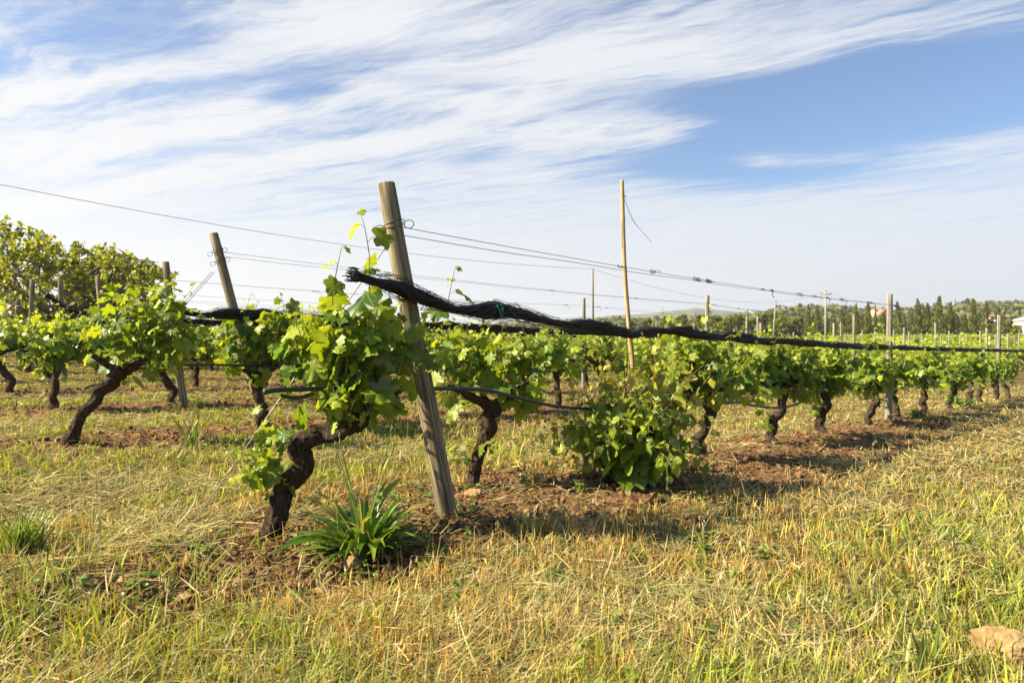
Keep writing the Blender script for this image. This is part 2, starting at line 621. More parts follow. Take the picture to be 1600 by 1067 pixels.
# ------------------------------------------------------------------ ground sheet
def build_ground():
    ang = np.concatenate([np.linspace(-56, 56, 520), np.linspace(56, 304, 70)[1:-1]])
    ang = np.radians(ang)
    rr = [0.35]
    while rr[-1] < 2600:
        r = rr[-1]
        rr.append(r * (1.03 if r < 1.5 else 1.0085 if r < 14 else 1.016 if r < 40 else 1.06))
    rr = np.array(rr)
    A, Rr = np.meshgrid(ang, rr)
    x, y = (Rr * np.sin(A)), (Rr * np.cos(A))
    z = gz(x, y)
    so = soil_mask(x, y)
    near = 1 - smooth(Rr, 12, 26)
    clod = fbm(x * 21, y * 21, 33, 4) - .5
    z = z + near * so * (.085 * clod * (fbm(x * 2.5, y * 2.5, 71, 2) + .35)) - near * so * .01
    dq, t, q = row_dist(x, y)
    gr = fbm(x * .7, y * .7, 41)
    gr = np.clip(gr + .25 * smooth(q, 3, 14) * (1 - smooth(np.abs(t), 20, 60)) - .1, 0, 1)
    so = so * (1 - smooth(Rr, 30, 60)) + .18 * smooth(Rr, 30, 60)
    v = np.stack([x, y, z], -1).reshape(-1, 3)
    c = np.stack([so, gr, gr * 0], -1).reshape(-1, 3)
    nr, na = x.shape
    i = np.arange(nr - 1)[:, None] * na
    j = np.arange(na)[None, :]
    k = (j + 1) % na
    quads = np.stack([i + j, i + na + j, i + na + k, i + k], -1).reshape(-1, 4)
    v = np.concatenate([v, [[0, 0, gz1(0, 0)]]])
    c = np.concatenate([c, [[0, .5, 0]]])
    jj = np.arange(na)
    tris = np.stack([np.full(na, nr * na), jj, (jj + 1) % na], 1)
    mb = MB().add(v, quads, tris, c)
    # faces must look up
    o = mb.build('ground', M['ground'])
    me = o.data
    if me.polygons[na * 40].normal.z < 0:
        me.flip_normals()
    tag(o, kind='structure')
build_ground()

# ------------------------------------------------------------------ leaves
_h = [(0, 0), (.10, -.13), (.30, -.20), (.42, -.15), (.50, -.05), (.53, .10), (.44, .20), (.54, .28), (.62, .42), (.58, .56), (.44, .60),
      (.30, .60), (.28, .74), (.20, .88), (.09, .93), (0, 1.03)]
LEAF_FINE = np.array(_h + [(-x, y) for x, y in _h[-2:0:-1]])
_m = [(0, 0), (.30, -.18), (.53, .08), (.44, .22), (.60, .50), (.30, .62), (.12, .92), (0, 1.0)]
LEAF_MID = np.array(_m + [(-x, y) for x, y in _m[-2:0:-1]])
LEAF_LOW = np.array([(0, -.1), (.5, .0), (.55, .5), (0, 1.0), (-.55, .5), (-.5, .0)])
_r = [(0, 0), (.18, .03), (.34, .18), (.40, .38), (.34, .60), (.18, .84), (0, 1.08)]
LEAF_ROUND = np.array(_r + [(-x, y) for x, y in _r[-2:0:-1]])
LEAF_FIG = np.array([(0, 0), (.34, .1), (.42, .45), (.25, .85), (0, 1.0), (-.25, .85), (-.42, .45), (-.34, .1)])
CENTRE = np.array([[0, .33]])


def leaves(mb, pos, T, Nn, size, col, outline, rng, fold=.28, curl=.30, wave=.07):
    """many leaf blades at once: pos petiole end, T tip direction, Nn normal"""
    pos, T, Nn = np.asarray(pos, float), unit(T), np.asarray(Nn, float)
    if len(pos) == 0:
        return
    Nn = unit(Nn - T * np.sum(Nn * T, -1, keepdims=True))
    B = np.cross(T, Nn)
    size = np.asarray(size, float)
    n = len(pos)
    P = np.concatenate([outline, CENTRE])
    k = len(outline)
    fold = fold * (1 + .9 * (rng.random((n, 1)) - .5) * 2)
    curl = curl * (rng.random((n, 1)) * 1.8 - .3)
    asp = 1 + (rng.random((n, 1)) - .5) * .25
    X = P[None, :, 0] * asp
    Y = P[None, :, 1] + np.zeros((n, 1))
    Z = -fold * np.abs(X) * .6 - curl * (Y - .15) ** 2 + wave * rng.normal(size=(n, len(P)))
    Z = Z + (.06 * fold)
    v = pos[:, None, :] + size[:, None, None] * (X[..., None] * B[:, None, :] + Y[..., None] * T[:, None, :] + Z[..., None] * Nn[:, None, :])
    j = np.arange(k)
    tri = np.stack([np.full(k, k), j, (j + 1) % k], 1)
    tris = tri[None] + (np.arange(n) * (k + 1))[:, None, None]
    c = np.repeat(np.asarray(col, float)[:, None, :], k + 1, 1).reshape(-1, 3)
    luv = np.tile(P, (n, 1))
    mb.add(v.reshape(-1, 3), None, tris.reshape(-1, 3), c, luv)


def mixc(a, b, f):
    a, b, f = np.asarray(a), np.asarray(b), np.asarray(f)
    return a[None] * (1 - f[:, None]) + b[None] * f[:, None]


G_DARK, G_MID, G_YEL = np.array([.027, .078, .010]), np.array([.105, .205, .016]), np.array([.34, .42, .032])


def grow_shoot(rng, start, direction, length, droop, leaf0, step=.062, wander=.12):
    """path of a shoot plus the leaves along it"""
    n = max(4, int(length / step))
    p, d = [np.array(start, float)], unit(np.array(direction, float))
    for i in range(n):
        d = unit(d + rng.normal(size=3) * wander + np.array([0, 0, -droop * (i / n)]))
        p.append(p[-1] + d * length / n)
    p = np.array(p)
    L = []
    side = rng.random() * 6.28
    for i in range(1, n + 1):
        f = i / n
        side += math.pi + rng.normal() * .5
        t = unit(p[min(i, n)] - p[i - 1])
        a = unit(np.cross(t, [0.3, 0.2, 1.0]))
        b = np.cross(t, a)
        o = unit(a * math.cos(side) + b * math.sin(side))
        sz = leaf0 * (1.05 - .72 * f ** 2.2) * (.5 + .8 * rng.random())
        pet = p[i] + (o * .8 + np.array([0, 0, .25])) * sz * .65
        L.append((pet, o, sz, f, p[i]))
    return p, L


def canopy(mb_leaf, mb_shoot, shoots, rng, leaf0, outline, petioles=True, sun_side=(-.8, .25, .55), colours=None, ages=1.0, sides=5, rad=.0045):
    P, T, Nn, S, C = [], [], [], [], []
    gd, gm, gy = colours or (G_DARK, G_MID, G_YEL)
    for (st, d, ln, droop, step) in shoots:
        p, L = grow_shoot(rng, st, d, ln, droop, leaf0, step)
        r = np.linspace(rad, rad * .35, len(p))
        tube(mb_shoot, p, r, sides, cap=False)
        for (pt, o, sz, f, nd) in L:
            if petioles:
                tube(mb_shoot, np.array([nd, (nd + pt) / 2 + [0, 0, .01], pt]), .0016, 3, cap=False)
            P.append(pt)
            T.append(o * .75 + np.array([0, 0, -.75]) + rng.normal(size=3) * .35)
            Nn.append(o * .6 + np.array([0, 0, .75]) + rng.normal(size=3) * .45 + np.array(sun_side) * .25)
            S.append(sz)
            y = np.clip(rng.normal() * .22 + .18 + .75 * f ** 2 * ages, 0, 1)
            k = np.clip(rng.random() * 1.1, 0, 1)
            base = gd * (1 - k) + gm * k
            C.append(base * (1 - y) + gy * y)
    leaves(mb_leaf, P, T, Nn, S, C, outline, rng)


def gnarl(rng, amp=.16, grooves=7, fine=1.0):
    ph = rng.random(6) * 6.28
    sd = int(rng.integers(1000))
    def f(u, th):
        c, d = np.cos(th), np.sin(th)
        lump = vnoise(c * 1.6 + u * 5 + 20, d * 1.6 + u * 7 + 20, sd) - .5
        ridge = np.abs(vnoise(c * 5 + u * 2.5 + 40, d * 5 + u * 3.5 + 40 + .8 * np.sin(u * 14), sd + 1) - .5) * 2
        bits = vnoise(c * 9 + u * 26 + 60, d * 9 + u * 31 + 60, sd + 2) - .5
        return (1 + amp * 2.6 * lump + amp * .5 * np.sin(2 * th + ph[0] + u * 6) + fine * (.26 * (ridge - .4) + .16 * bits)
                + amp * .5 * np.sin(u * 27 + ph[3] + th))
    return f


def vine_trunk(mb, rng, path, r0, r1, sides=20, rings=46, arms=()):
    p = spline(path, rings)
    u = np.linspace(0, 1, rings)
    rad = r0 * (1 - u) + r1 * u + r0 * .4 * np.exp(-u * 14) + r1 * .35 * np.exp(-((u - 1) / .1) ** 2)
    p = p + np.stack([.012 * np.sin(u * 19 + rng.random() * 6), .012 * np.sin(u * 23 + rng.random() * 6), u * 0], 1)
    tube(mb, p, rad, sides, shape=gnarl(rng))
    for a in arms:
        q = spline(a, 14)
        tube(mb, q, np.linspace(r1 * .8, r1 * .38, 14), 10, shape=gnarl(rng, .2, 4))


def make_vine(rng, name='grapevine', trunk=None, r0=.05, r1=.04, n_shoots=17, leaf0=.125, outline=LEAF_MID, shoot_len=(.45, .8), width=.42,
              step=.066, extra=(), suckers=(), sides=14, rings=26, hang=.35, bark_arms=4, petioles=True, lean=None):
    """a grapevine: thing > trunk, foliage, shoots. Local x runs along the row."""
    root = empty(name, (0, 0, 0))
    if trunk is None:
        lx, ly = (rng.normal() * .1, rng.normal() * .06) if lean is None else lean
        h = .5 + rng.random() * .12
        trunk = [(0, 0, -.06), (lx * .1 + rng.normal() * .03, rng.normal() * .03, .16), (lx * .6, ly * .5 + rng.normal() * .04, h * .65), (lx, ly, h)]
    head = np.array(trunk[-1], float)
    arms = []
    for k in range(bark_arms):
        a = k * 6.283 / bark_arms + rng.normal() * .4
        ex = np.array([math.cos(a) * width * .75, math.sin(a) * .16, .05 + rng.random() * .1])
        arms.append([head - [0, 0, .03], head + ex * .5 + [0, 0, -.01], head + ex])
    tm, lm, sm = MB(), MB(), MB()
    vine_trunk(tm, rng, trunk, r0, r1, sides, rings, arms)
    tm.build('trunk', M['bark'], root)
    sh = []
    for k in range(n_shoots):
        a = arms[k % len(arms)]
        f = rng.random()
        st = np.array(a[0]) * (1 - f) + np.array(a[2]) * f
        out = np.array(a[2]) - np.array(a[0])
        if rng.random() < hang:
            d = np.array([out[0] * 1.2 + rng.normal() * .3, out[1] * 2.2 + rng.normal() * .45, .15 + rng.normal() * .25])
            sh.append((st, d, shoot_len[0] * (.55 + .5 * rng.random()), .5, step))
        else:
            d = np.array([out[0] * .8 + rng.normal() * .22, out[1] * 1.2 + rng.normal() * .2, 1.0])
            ln = shoot_len[0] + (shoot_len[1] - shoot_len[0]) * rng.random()
            sh.append((st, d, ln * (1.4 if rng.random() < .12 else 1.0), .12, step))
    for e in extra:
        sh.append((head + np.array(e[0]), e[1], e[2], e[3], e[4] if len(e) > 4 else step))
    canopy(lm, sm, sh, rng, leaf0, outline, petioles)
    lm.build('foliage', M['vine_leaf'], root)
    sm.build('shoot', M['shoot'], root)
    for (pts, nn, ls) in suckers:
        ml, ms = MB(), MB()
        s2 = []
        for k in range(nn):
            i = rng.integers(len(pts))
            s2.append((pts[i], np.array([-.75 + rng.normal() * .35, .35 + rng.normal() * .35, .25 + rng.normal() * .55]), .16 + .12 * rng.random(), .5, .045))
        canopy(ml, ms, s2, rng, ls, outline, petioles)
        f = ml.build('sucker_foliage', M['vine_leaf'], root)
        ms.build('sucker_stem', M['shoot'], f)
    return root


ROW_ANGLE = math.atan2(RU[1], RU[0])


def place(root, x, y, rz, label, group=None, cat='grapevine', s=1.0):
    root.location = (x, y, gz1(x, y))
    root.rotation_euler = (0, 0, rz)
    root.scale = (s, s, s)
    tag(root, label, cat, group)
    return root


VROW1 = 'grapevines of the front row'
def build_front_row():
    def loc(p, w):           # a world point in the local frame of a vine at p
        d = np.array(w) - p
        c, s = math.cos(-ROW_ANGLE), math.sin(-ROW_ANGLE)
        return np.array([d[0] * c - d[1] * s, d[0] * s + d[1] * c, d[2]])
    # --- first vine: leaning gnarled trunk, left of the leaning post
    rng = np.random.default_rng(11)
    b = hit(425, 838)
    Y0 = b[1]
    tr = [loc(b, at(408, 852, Y0)), loc(b, at(447, 772, Y0)), loc(b, at(467, 730, Y0 + .03)), loc(b, at(472, 694, Y0 + .05)), loc(b, at(490, 682, Y0 + .07)),
          loc(b, at(528, 672, Y0 + .1)), loc(b, at(558, 655, Y0 + .15))]
    h = np.array(tr[-1])
    ex = []
    def aim(px, py, dep, px2, py2, dep2, step=.075, droop=.0):
        a, c = loc(b, at(px, py, dep)), loc(b, at(px2, py2, dep2))
        ex.append((a - h, c - a, float(np.linalg.norm(c - a)), droop, step))
    aim(520, 520, Y0 + .1, 500, 388, Y0 + .1)
    aim(578, 500, Y0 + .1, 612, 330, Y0 + .2)
    aim(600, 560, Y0 + .25, 625, 430, Y0 + .3)
    for k in range(24):       # long shoots that fill the crown of the vine up to the net
        x0 = 470 + 150 * rng.random()
        aim(x0, 600 - 60 * rng.random(), Y0 + .25 * rng.random(), x0 + rng.normal() * 35 + 5, 470 + 60 * rng.random(), Y0 + .25 * rng.random() - .03, .06)
    for k in range(9):       # and hang in front of the head
        x0 = 490 + 110 * rng.random()
        aim(x0, 560 + 40 * rng.random(), Y0 + .1 * rng.random(), x0 + rng.normal() * 45, 620 + 50 * rng.random(), Y0 - .12 + .2 * rng.random(), .06, .5)
    su = [loc(b, at(455, 690, Y0 - .05)), loc(b, at(440, 715, Y0 - .05)), loc(b, at(432, 745, Y0 - .06)), loc(b, at(445, 680, Y0))]
    v = make_vine(rng, trunk=tr, r0=.041, r1=.046, n_shoots=12, leaf0=.128, outline=LEAF_FINE, extra=ex, suckers=[(su, 10, .085)],
                  sides=44, rings=170, width=.30, shoot_len=(.35, .6))
    place(v, b[0], b[1], ROW_ANGLE, 'gnarled bent vine left of the tall leaning post, with leafy suckers low on its trunk', VROW1)
    # --- second vine, right of the post
    rng = np.random.default_rng(12)
    b = hit(740, 760)
    Y0 = b[1]
    tr = [loc(b, at(738, 775, Y0)), loc(b, at(741, 735, Y0)), loc(b, at(757, 690, Y0)), loc(b, at(765, 660, Y0)), loc(b, at(768, 630, Y0 + .05))]
    h = np.array(tr[-1])
    ex = []
    aim(700, 500, Y0, 688, 418, Y0)
    for k in range(22):
        x0 = 690 + 190 * rng.random()
        aim(x0, 600 - 40 * rng.random(), Y0 + .3 * rng.random(), x0 + rng.normal() * 35, 505 + 40 * rng.random(), Y0 + .3 * rng.random() - .1, .062)
    su = [loc(b, at(742, 700, Y0 - .03)), loc(b, at(738, 720, Y0))]
    v = make_vine(rng, trunk=tr, r0=.042, r1=.046, n_shoots=16, leaf0=.122, outline=LEAF_FINE, extra=ex, suckers=[(su, 4, .06)],
                  sides=40, rings=130, width=.5, shoot_len=(.35, .6), hang=.45)
    place(v, b[0], b[1], ROW_ANGLE, 'vine with forked dark trunk just right of the leaning post', VROW1)
    # --- the rest of the front row
    spec = [(3.08, 'vine on a straight dark trunk right behind the dense low bush', .02),
            (4.6, 'vine with a drip hose sagging across its slim dark trunk', .1),
            (6.0, 'vine on a thin curved trunk where the drip hose rises', .0),
            (7.75, 'vine with a split thick trunk left of the grey upright post', .18),
            (9.2, 'vine close behind the grey upright post on the right', .0),
            (10.8, 'vine on a slender upright trunk, second beyond the grey upright post', -.1),
            (12.7, 'vine on a reddish trunk, third beyond the grey upright post', .0),
            (14.1, 'vine with low dark head, fourth beyond the grey upright post', .2),
            (15.6, 'vine before the farther grey post near the right edge', .12),
            (17.2, 'vine beside the farther grey post near the right edge', .1),
            (18.8, 'last vine of the front row at the right edge', .05)]
    for i, (t, lab, lean) in enumerate(spec):
        rng = np.random.default_rng(40 + i)
        x, y = row_pt(t, .05)
        v = make_vine(rng, n_shoots=54 if t < 11 else 42, leaf0=.115, outline=LEAF_FINE if t < 6.5 else LEAF_MID, lean=(lean, rng.normal() * .04), r0=.05, r1=.045,
                      sides=24, rings=60, width=.66, shoot_len=(.40, .64), hang=.46, petioles=t < 8, step=.06,
                      suckers=[([np.array([-.04, 0, .2]), np.array([-.05, 0, .3])], 4, .07)] if i in (1, 2, 6) else ())
        place(v, x, y, ROW_ANGLE, lab, VROW1)
build_front_row()

# ------------------------------------------------------------------ rows behind
def build_back_rows():
    protos = []
    for i in range(7):
        rng = np.random.default_rng(200 + i)
        protos.append(make_vine(rng, n_shoots=34, leaf0=.125, outline=LEAF_MID, r0=.055, r1=.045, sides=12, rings=22, width=.58,
                                shoot_len=(.45, .72), hang=.36, petioles=False, step=.068))
    lows = []
    for i in range(4):
        rng = np.random.default_rng(300 + i)
        lows.append(make_vine(rng, n_shoots=22, leaf0=.15, outline=LEAF_LOW, r0=.055, r1=.045, sides=7, rings=10, width=.5,
                              shoot_len=(.45, .72), hang=.36, petioles=False, step=.09))
    used = set()
    rng = np.random.default_rng(77)
    ordinal = ['front', 'second', 'third', 'fourth', 'fifth', 'sixth', 'seventh', 'eighth']
    for k in range(1, 8):
        q = ROWQ[k]
        group = 'grapevines of the %s row' % ordinal[k]
        n = 0
        t = -.9 + (0 if k == 1 else rng.random() * .5)
        while t < 60:
            p = row_pt(t + rng.normal() * .08, q + rng.normal() * .06)
            dist = math.hypot(p[0], p[1])
            if p[1] > 46 or p[0] > .80 * p[1] + 1.5 or p[0] < -.80 * p[1] - 1.5:
                t += 1.35
                if p[0] > .8 * p[1] + 1.5 or p[1] > 46:
                    break
                continue
            pool = protos if dist < 21 else lows
            src = pool[int(rng.integers(len(pool)))]
            if k == 1 and n < 2:
                r2 = np.random.default_rng(5 + n)
                b = hit(100, 692) if n == 0 else hit(412, 668)
                p = b[:2]
                def loc(w):
                    w = w - b
                    c, s = math.cos(-ROW_ANGLE), math.sin(-ROW_ANGLE)
                    return np.array([w[0] * c - w[1] * s, w[0] * s + w[1] * c, w[2]])
                mid = ((125, 655, 0), (150, 622, .04), (172, 598, .08), (190, 580, .12)) if n == 0 else ((408, 640, 0), (402, 610, .0), (405, 588, .0))
                tr = [(0, 0, -.06)] + [loc(at(a1, a2, b[1] + dd)) for (a1, a2, dd) in mid]
                hd = np.array(tr[-1])
                X0, X1, T0, T1 = (165, 300, 415, 500) if n == 0 else (352, 462, 455, 540)
                ex = []
                for j in range(34 if n == 0 else 40):
                    x0 = X0 + (X1 - X0) * r2.random()
                    y0 = 585 - 90 * r2.random()
                    y1 = T0 + (T1 - T0) * r2.random() if j % 3 else y0 + 45 * r2.random() - 30
                    d0 = b[1] + .1 + .35 * r2.random() - (.38 if n else 0)
                    A_, C_ = loc(at(x0, y0, d0)), loc(at(x0 + r2.normal() * 22, y1, d0 + r2.normal() * .1))
                    ex.append((A_ - hd, C_ - A_, max(.15, float(np.linalg.norm(C_ - A_))), .1 if j % 3 else .5, .06))
                o = make_vine(r2, trunk=tr, r0=.046 if n == 0 else .05, r1=.05, n_shoots=8, leaf0=.125, outline=LEAF_FINE, sides=36, rings=110, width=.3,
                              shoot_len=(.35, .5), hang=.5, extra=ex)
                place(o, p[0], p[1], ROW_ANGLE, ['vine with slanting dark trunk at the left, standing apart before the second leaning post',
                                                 'leafy vine with dark trunk wrapped round the foot of the second leaning post'][n], group)
            else:
                if src.name in used:
                    o = copy_tree(src)
                else:
                    o = src
                    used.add(src.name)
                    src['used'] = 1
                rz = ROW_ANGLE + (math.pi if rng.random() < .5 else 0) + rng.normal() * .12
                if k == 1 and n < 8:
                    lab = ['', '',
                           'second row vine seen between the two nearest leaning posts',
                           'second row vine behind the tall leaning post',
                           'second row vine behind the forked trunk right of the leaning post',
                           'second row vine behind the left side of the dense low bush',
                           'second row vine behind the dense low bush',
                           'second row vine just past the dense low bush'][n]
                elif k == 1:
                    lab = 'leafy grapevine seen through gaps in the front row towards the right'
                elif n < 3:
                    lab = '%s vine of the %s row at the left, by its end post' % (['outermost', 'next', 'third'][n], ordinal[k])
                else:
                    lab = 'leafy green grapevine in the %s row behind the nets' % ordinal[k]
                place(o, p[0], p[1], rz, lab, group, s=.92 + .16 * rng.random())
            n += 1
            t += 1.35 if k > 1 else 1.3
    for o in protos + lows:
        if 'used' in o:
            del o['used']
        elif not o.get('label'):
            for ch in list(o.children):
                bpy.data.objects.remove(ch)
            bpy.data.objects.remove(o)
build_back_rows()

# farther rows read as one green mass
def build_far_vines():
    rng = np.random.default_rng(9)
    P = []
    for k in range(3, 30):
        q = ROWQ[k]
        for t in np.arange(-4, 160, 1.3):
            p = row_pt(t, q) + rng.normal(size=2) * .1
            if (p[1] > 46 or k > 7) and p[1] < 135 and p[1] > 12 and abs(p[0]) < .8 * p[1] + 2:
                P.append(p)
    P = np.array(P)
    mb = MB()
    near = 0
    for lo, hi, cnt, sz in ((0, 30, 90, .15), (30, 60, 46, .2), (60, 95, 24, .28), (95, 200, 14, .40)):
        d = np.hypot(P[:, 0], P[:, 1])
        Q = P[(d >= lo) & (d < hi)]
        if not len(Q):
            continue
        n = len(Q) * cnt
        base = np.repeat(Q, cnt, 0)
        off = rng.normal(size=(n, 3)) * [.36, .18, .0]
        x = base[:, 0] + off[:, 0] * RU[0] + off[:, 1] * RN[0]
        y = base[:, 1] + off[:, 0] * RU[1] + off[:, 1] * RN[1]
        hgt = .5 + .8 * rng.random(n) ** .9 + .12 * rng.normal(size=n)
        z = gz(base[:, 0], base[:, 1]) + hgt
        c = mixc(G_MID, G_YEL, np.clip(.25 + .55 * (hgt - .5) + rng.normal(size=n) * .25, 0, 1))
        leaves(mb, np.stack([x, y, z], 1), rng.normal(size=(n, 3)) + [0, 0, -.5], rng.normal(size=(n, 3)) * .6 + [-.3, 0, .9], sz * (.7 + .6 * rng.random(n)), c, LEAF_LOW, rng)
    o = mb.build('far_vine_rows', M['vine_leaf'])
    tag(o, 'distant rows of green vines filling the field below the cypresses', 'vineyard rows', kind='stuff')
build_far_vines()

# ------------------------------------------------------------------ posts
POST_TOP = {}                     # (row, index) -> world point where the top wire is tied

def make_post(foot, top, r, mat, rng, label, group, cat='post', loops=(), sides=16, name='wooden_post'):
    foot, top = np.array(foot, float), np.array(top, float)
    L = float(np.linalg.norm(top - foot))
    ax = unit(top - foot)
    n = 14
    u = np.linspace(0, 1, n)
    p = np.stack([.006 * np.sin(u * 5 + rng.random() * 6), .006 * np.sin(u * 4 + rng.random() * 6), u * (L + .12) - .12], 1)
    rad = r * (1.05 - .14 * u)
    rad[-1] *= .95
    ph = rng.random(3) * 6
    mb = MB()
    tube(mb, np.concatenate([p, p[-1:] + [[0, 0, .006]]]), np.concatenate([rad, [rad[-1] * .9]]), sides,
         shape=lambda a, th: 1 + .03 * np.sin(2 * th + ph[0]) + .02 * np.sin(5 * th + ph[1] + a * 3))
    o = mb.build(name, mat)
    o.location = foot
    o.rotation_mode = 'QUATERNION'
    from mathutils import Vector
    o.rotation_quaternion = Vector((0, 0, 1)).rotation_difference(Vector(ax))
    for zz in loops:
        lb = MB()
        for k in range(2):
            a = np.linspace(0, 2 * math.pi, 30)
            rr = r * (1.06 + .05 * np.sin(a * 2 + k))
            tube(lb, np.stack([rr * np.cos(a), rr * np.sin(a), zz * L + .012 * np.sin(a + k * 2) + .012 * k], 1), .0026, 5, cap=False)
        for sx in (-1, 1):         # the twisted loops that stand off at both sides
            a = np.linspace(0, 2 * math.pi, 18)
            tube(lb, np.stack([sx * (r * 1.05 + .026 + .026 * np.cos(a)), 0 * a - r * .3, zz * L - .008 + .022 * np.sin(a)], 1), .0026, 5, cap=False)
        lb.build('wire_loop', M['wire'], o)
    tag(o, label, cat, group)
    return o


def build_posts():
    rng = np.random.default_rng(3)
    # the three big leaning end posts, then the smaller ones of the rows behind at the left
    ends = [
        (0, (697, 803), (605, 288), .052, 'tall weathered leaning end post of the front row, shoots climbing its top', (.875,)),
        (1, (417, 668), (333, 366), .052, 'second leaning end post, wire wound twice round its top', (.91, .86)),
        (2, (288, 637), (258, 410), .047, 'short leaning end post half hidden behind the vine at the left', (.88,)),
        (3, None, (155, 431), .055, 'stubby leaning end post before the right part of the spreading tree', ()),
        (4, None, (95, 437), .052, 'stubby leaning end post before the middle of the spreading tree', ()),
        (5, None, (50, 437), .052, 'stubby post at the left before the dark side of the spreading tree', ()),
    ]
    for k, bp, tp, r, lab, loops in ends:
        if bp:
            f = hit(*bp)
            f[2] = gz1(f[0], f[1])
            top = at(tp[0], tp[1], f[1] + (-.05 if k == 0 else 0))
        else:
            q = row_pt(.9, ROWQ[k])
            f = np.array([q[0], q[1], gz1(q[0], q[1])])
            top = at(tp[0], tp[1], f[1])
        make_post(f, top, r, M['post'], rng, lab, 'leaning end posts', loops=loops, sides=24)
        POST_TOP[(k, 0)] = f + (top - f) * (loops[0] if loops else .88)
    # upright posts within the rows, at the pixel columns seen in the photograph
    ups = [(0, 1390, 460, 'grey upright post in the front row, right of the middle', .046),
           (0, 1561, 493, 'farther grey upright post of the front row near the right edge', .046),
           (1, 1105, 462, 'mossy topped upright post of the second row left of the far bushes', .046),
           (1, 1334, 492, 'slim pale upright post just left of the grey front row post', .042),
           (2, 912, 466, 'dark upright post standing left of the bamboo cane and the utility pole', .042),
           (3, 755, 473, 'short dark post showing just above the net between leaning post and cane', .042),
           (2, 1314, 504, 'pale slim post among the vines, left of the slim pale upright post', .04)]
    for k, px, py, lab, r in ups:
        q = ROWQ[k]
        o = row_pt(0, q)
        rr = (px - 800) / F
        t = (rr * o[1] - o[0]) / (RU[0] - rr * RU[1])
        p = row_pt(t, q)
        g = gz1(p[0], p[1])
        top = at(px, py, p[1])
        foot = np.array([top[0] + rng.normal() * .02, p[1], g])
        make_post(foot, top, r, M['post_grey'], rng, lab, 'upright posts in the rows', sides=14)
        i = 1 + sum(1 for a in POST_TOP if a[0] == k and a[1] > 0)
        POST_TOP[(k, i)] = foot + (top - foot) * .92
    # the many small posts far away on the right: (pixel column, top row, depth)
    far = [(1303, 505, 24), (1186, 494, 27), (1166, 494, 30), (1085, 505, 34), (1027, 502, 36), (1188, 505, 22), (1146, 514, 38), (1160, 517, 44), (1413, 512, 30), (1420, 519, 40), (1462, 505, 28), (1472, 523, 48), (1482, 517, 42),
           (1541, 513, 30), (1532, 517, 42), (1575, 521, 38), (1397, 516, 46), (1348, 517, 44), (1322, 521, 52), (1316, 519, 56), (1440, 520, 50), (1500, 521, 52),
           (1555, 522, 56), (1592, 520, 50), (1366, 518, 40), (1262, 520, 46), (1240, 519, 50), (1222, 521, 52), (1330, 522, 64), (1380, 522, 66), (1430, 523, 70), (1510, 522, 66), (1585, 524, 70)]
    proto = None
    for px, py, dep in far:
        top = at(px, py, dep)
        g = gz1(top[0], dep)
        H = max(1.5, top[2] - g)
        if proto is None:
            proto = make_post((0, 0, 0), (0, 0, 2.0), .05, M['post_grey'], rng, 'slim grey post standing among the far vine rows', 'far posts', sides=10)
            o = proto
            proto.rotation_mode = 'XYZ'
        else:
            o = copy_tree(proto)
        o.rotation_euler = (rng.normal() * .012, rng.normal() * .02, rng.random() * 6)
        o.location = (top[0], dep, top[2] - H)
        o.scale = (1, 1, H / 2.0)
build_posts()


def build_cane():
    rng = np.random.default_rng(8)
    t = 1.98
    p = row_pt(t, .14)
    dep = float(p[1])
    foot = at(997, 735, dep)
    foot[2] = gz1(foot[0], foot[1])
    top = at(970, 282, dep)
    L = np.linalg.norm(top - foot)
    mb = MB()
    u = np.linspace(0, 1, 90)
    path = foot + (top - foot) * u[:, None] + np.stack([.012 * np.sin(u * 7), .01 * np.sin(u * 5), 0 * u], 1)
    rad = .021 - .006 * u + .0028 * np.exp(-((u * 11 % 1 - .5) / .06) ** 2)
    tube(mb, path, rad, 12)
    o = mb.build('bamboo_cane', M['bamboo'])
    tag(o, 'tall thin tan bamboo cane rising above the net and wires', 'cane')
    sm = MB()
    a, c = at(974, 308, dep), at(1018, 379, dep)
    q = spline([a, a + (c - a) * .35 + [0, 0, -.06], a + (c - a) * .7 + [0, 0, -.03], c], 20)
    tube(sm, q, .0022, 4)
    for k in range(2):
        an = np.linspace(0, 6.28, 20)
        tube(sm, np.stack([a[0] + .020 * np.cos(an), a[1] + .02 * np.sin(an), a[2] + .006 * k + 0 * an], 1), .0022, 4)
    ob = sm.build('string', M['rope'], o)
build_cane()

# ------------------------------------------------------------------ wires
def wire_path(pts, sag=.0, n=40):
    P = [np.array(p, float) for p in pts]
    out = []
    for a, b in zip(P[:-1], P[1:]):
        u = np.linspace(0, 1, n)
        s = a + (b - a) * u[:, None]
        s[:, 2] -= sag * 4 * u * (1 - u)
        out.append(s if not out else s[1:])
    return np.concatenate(out)


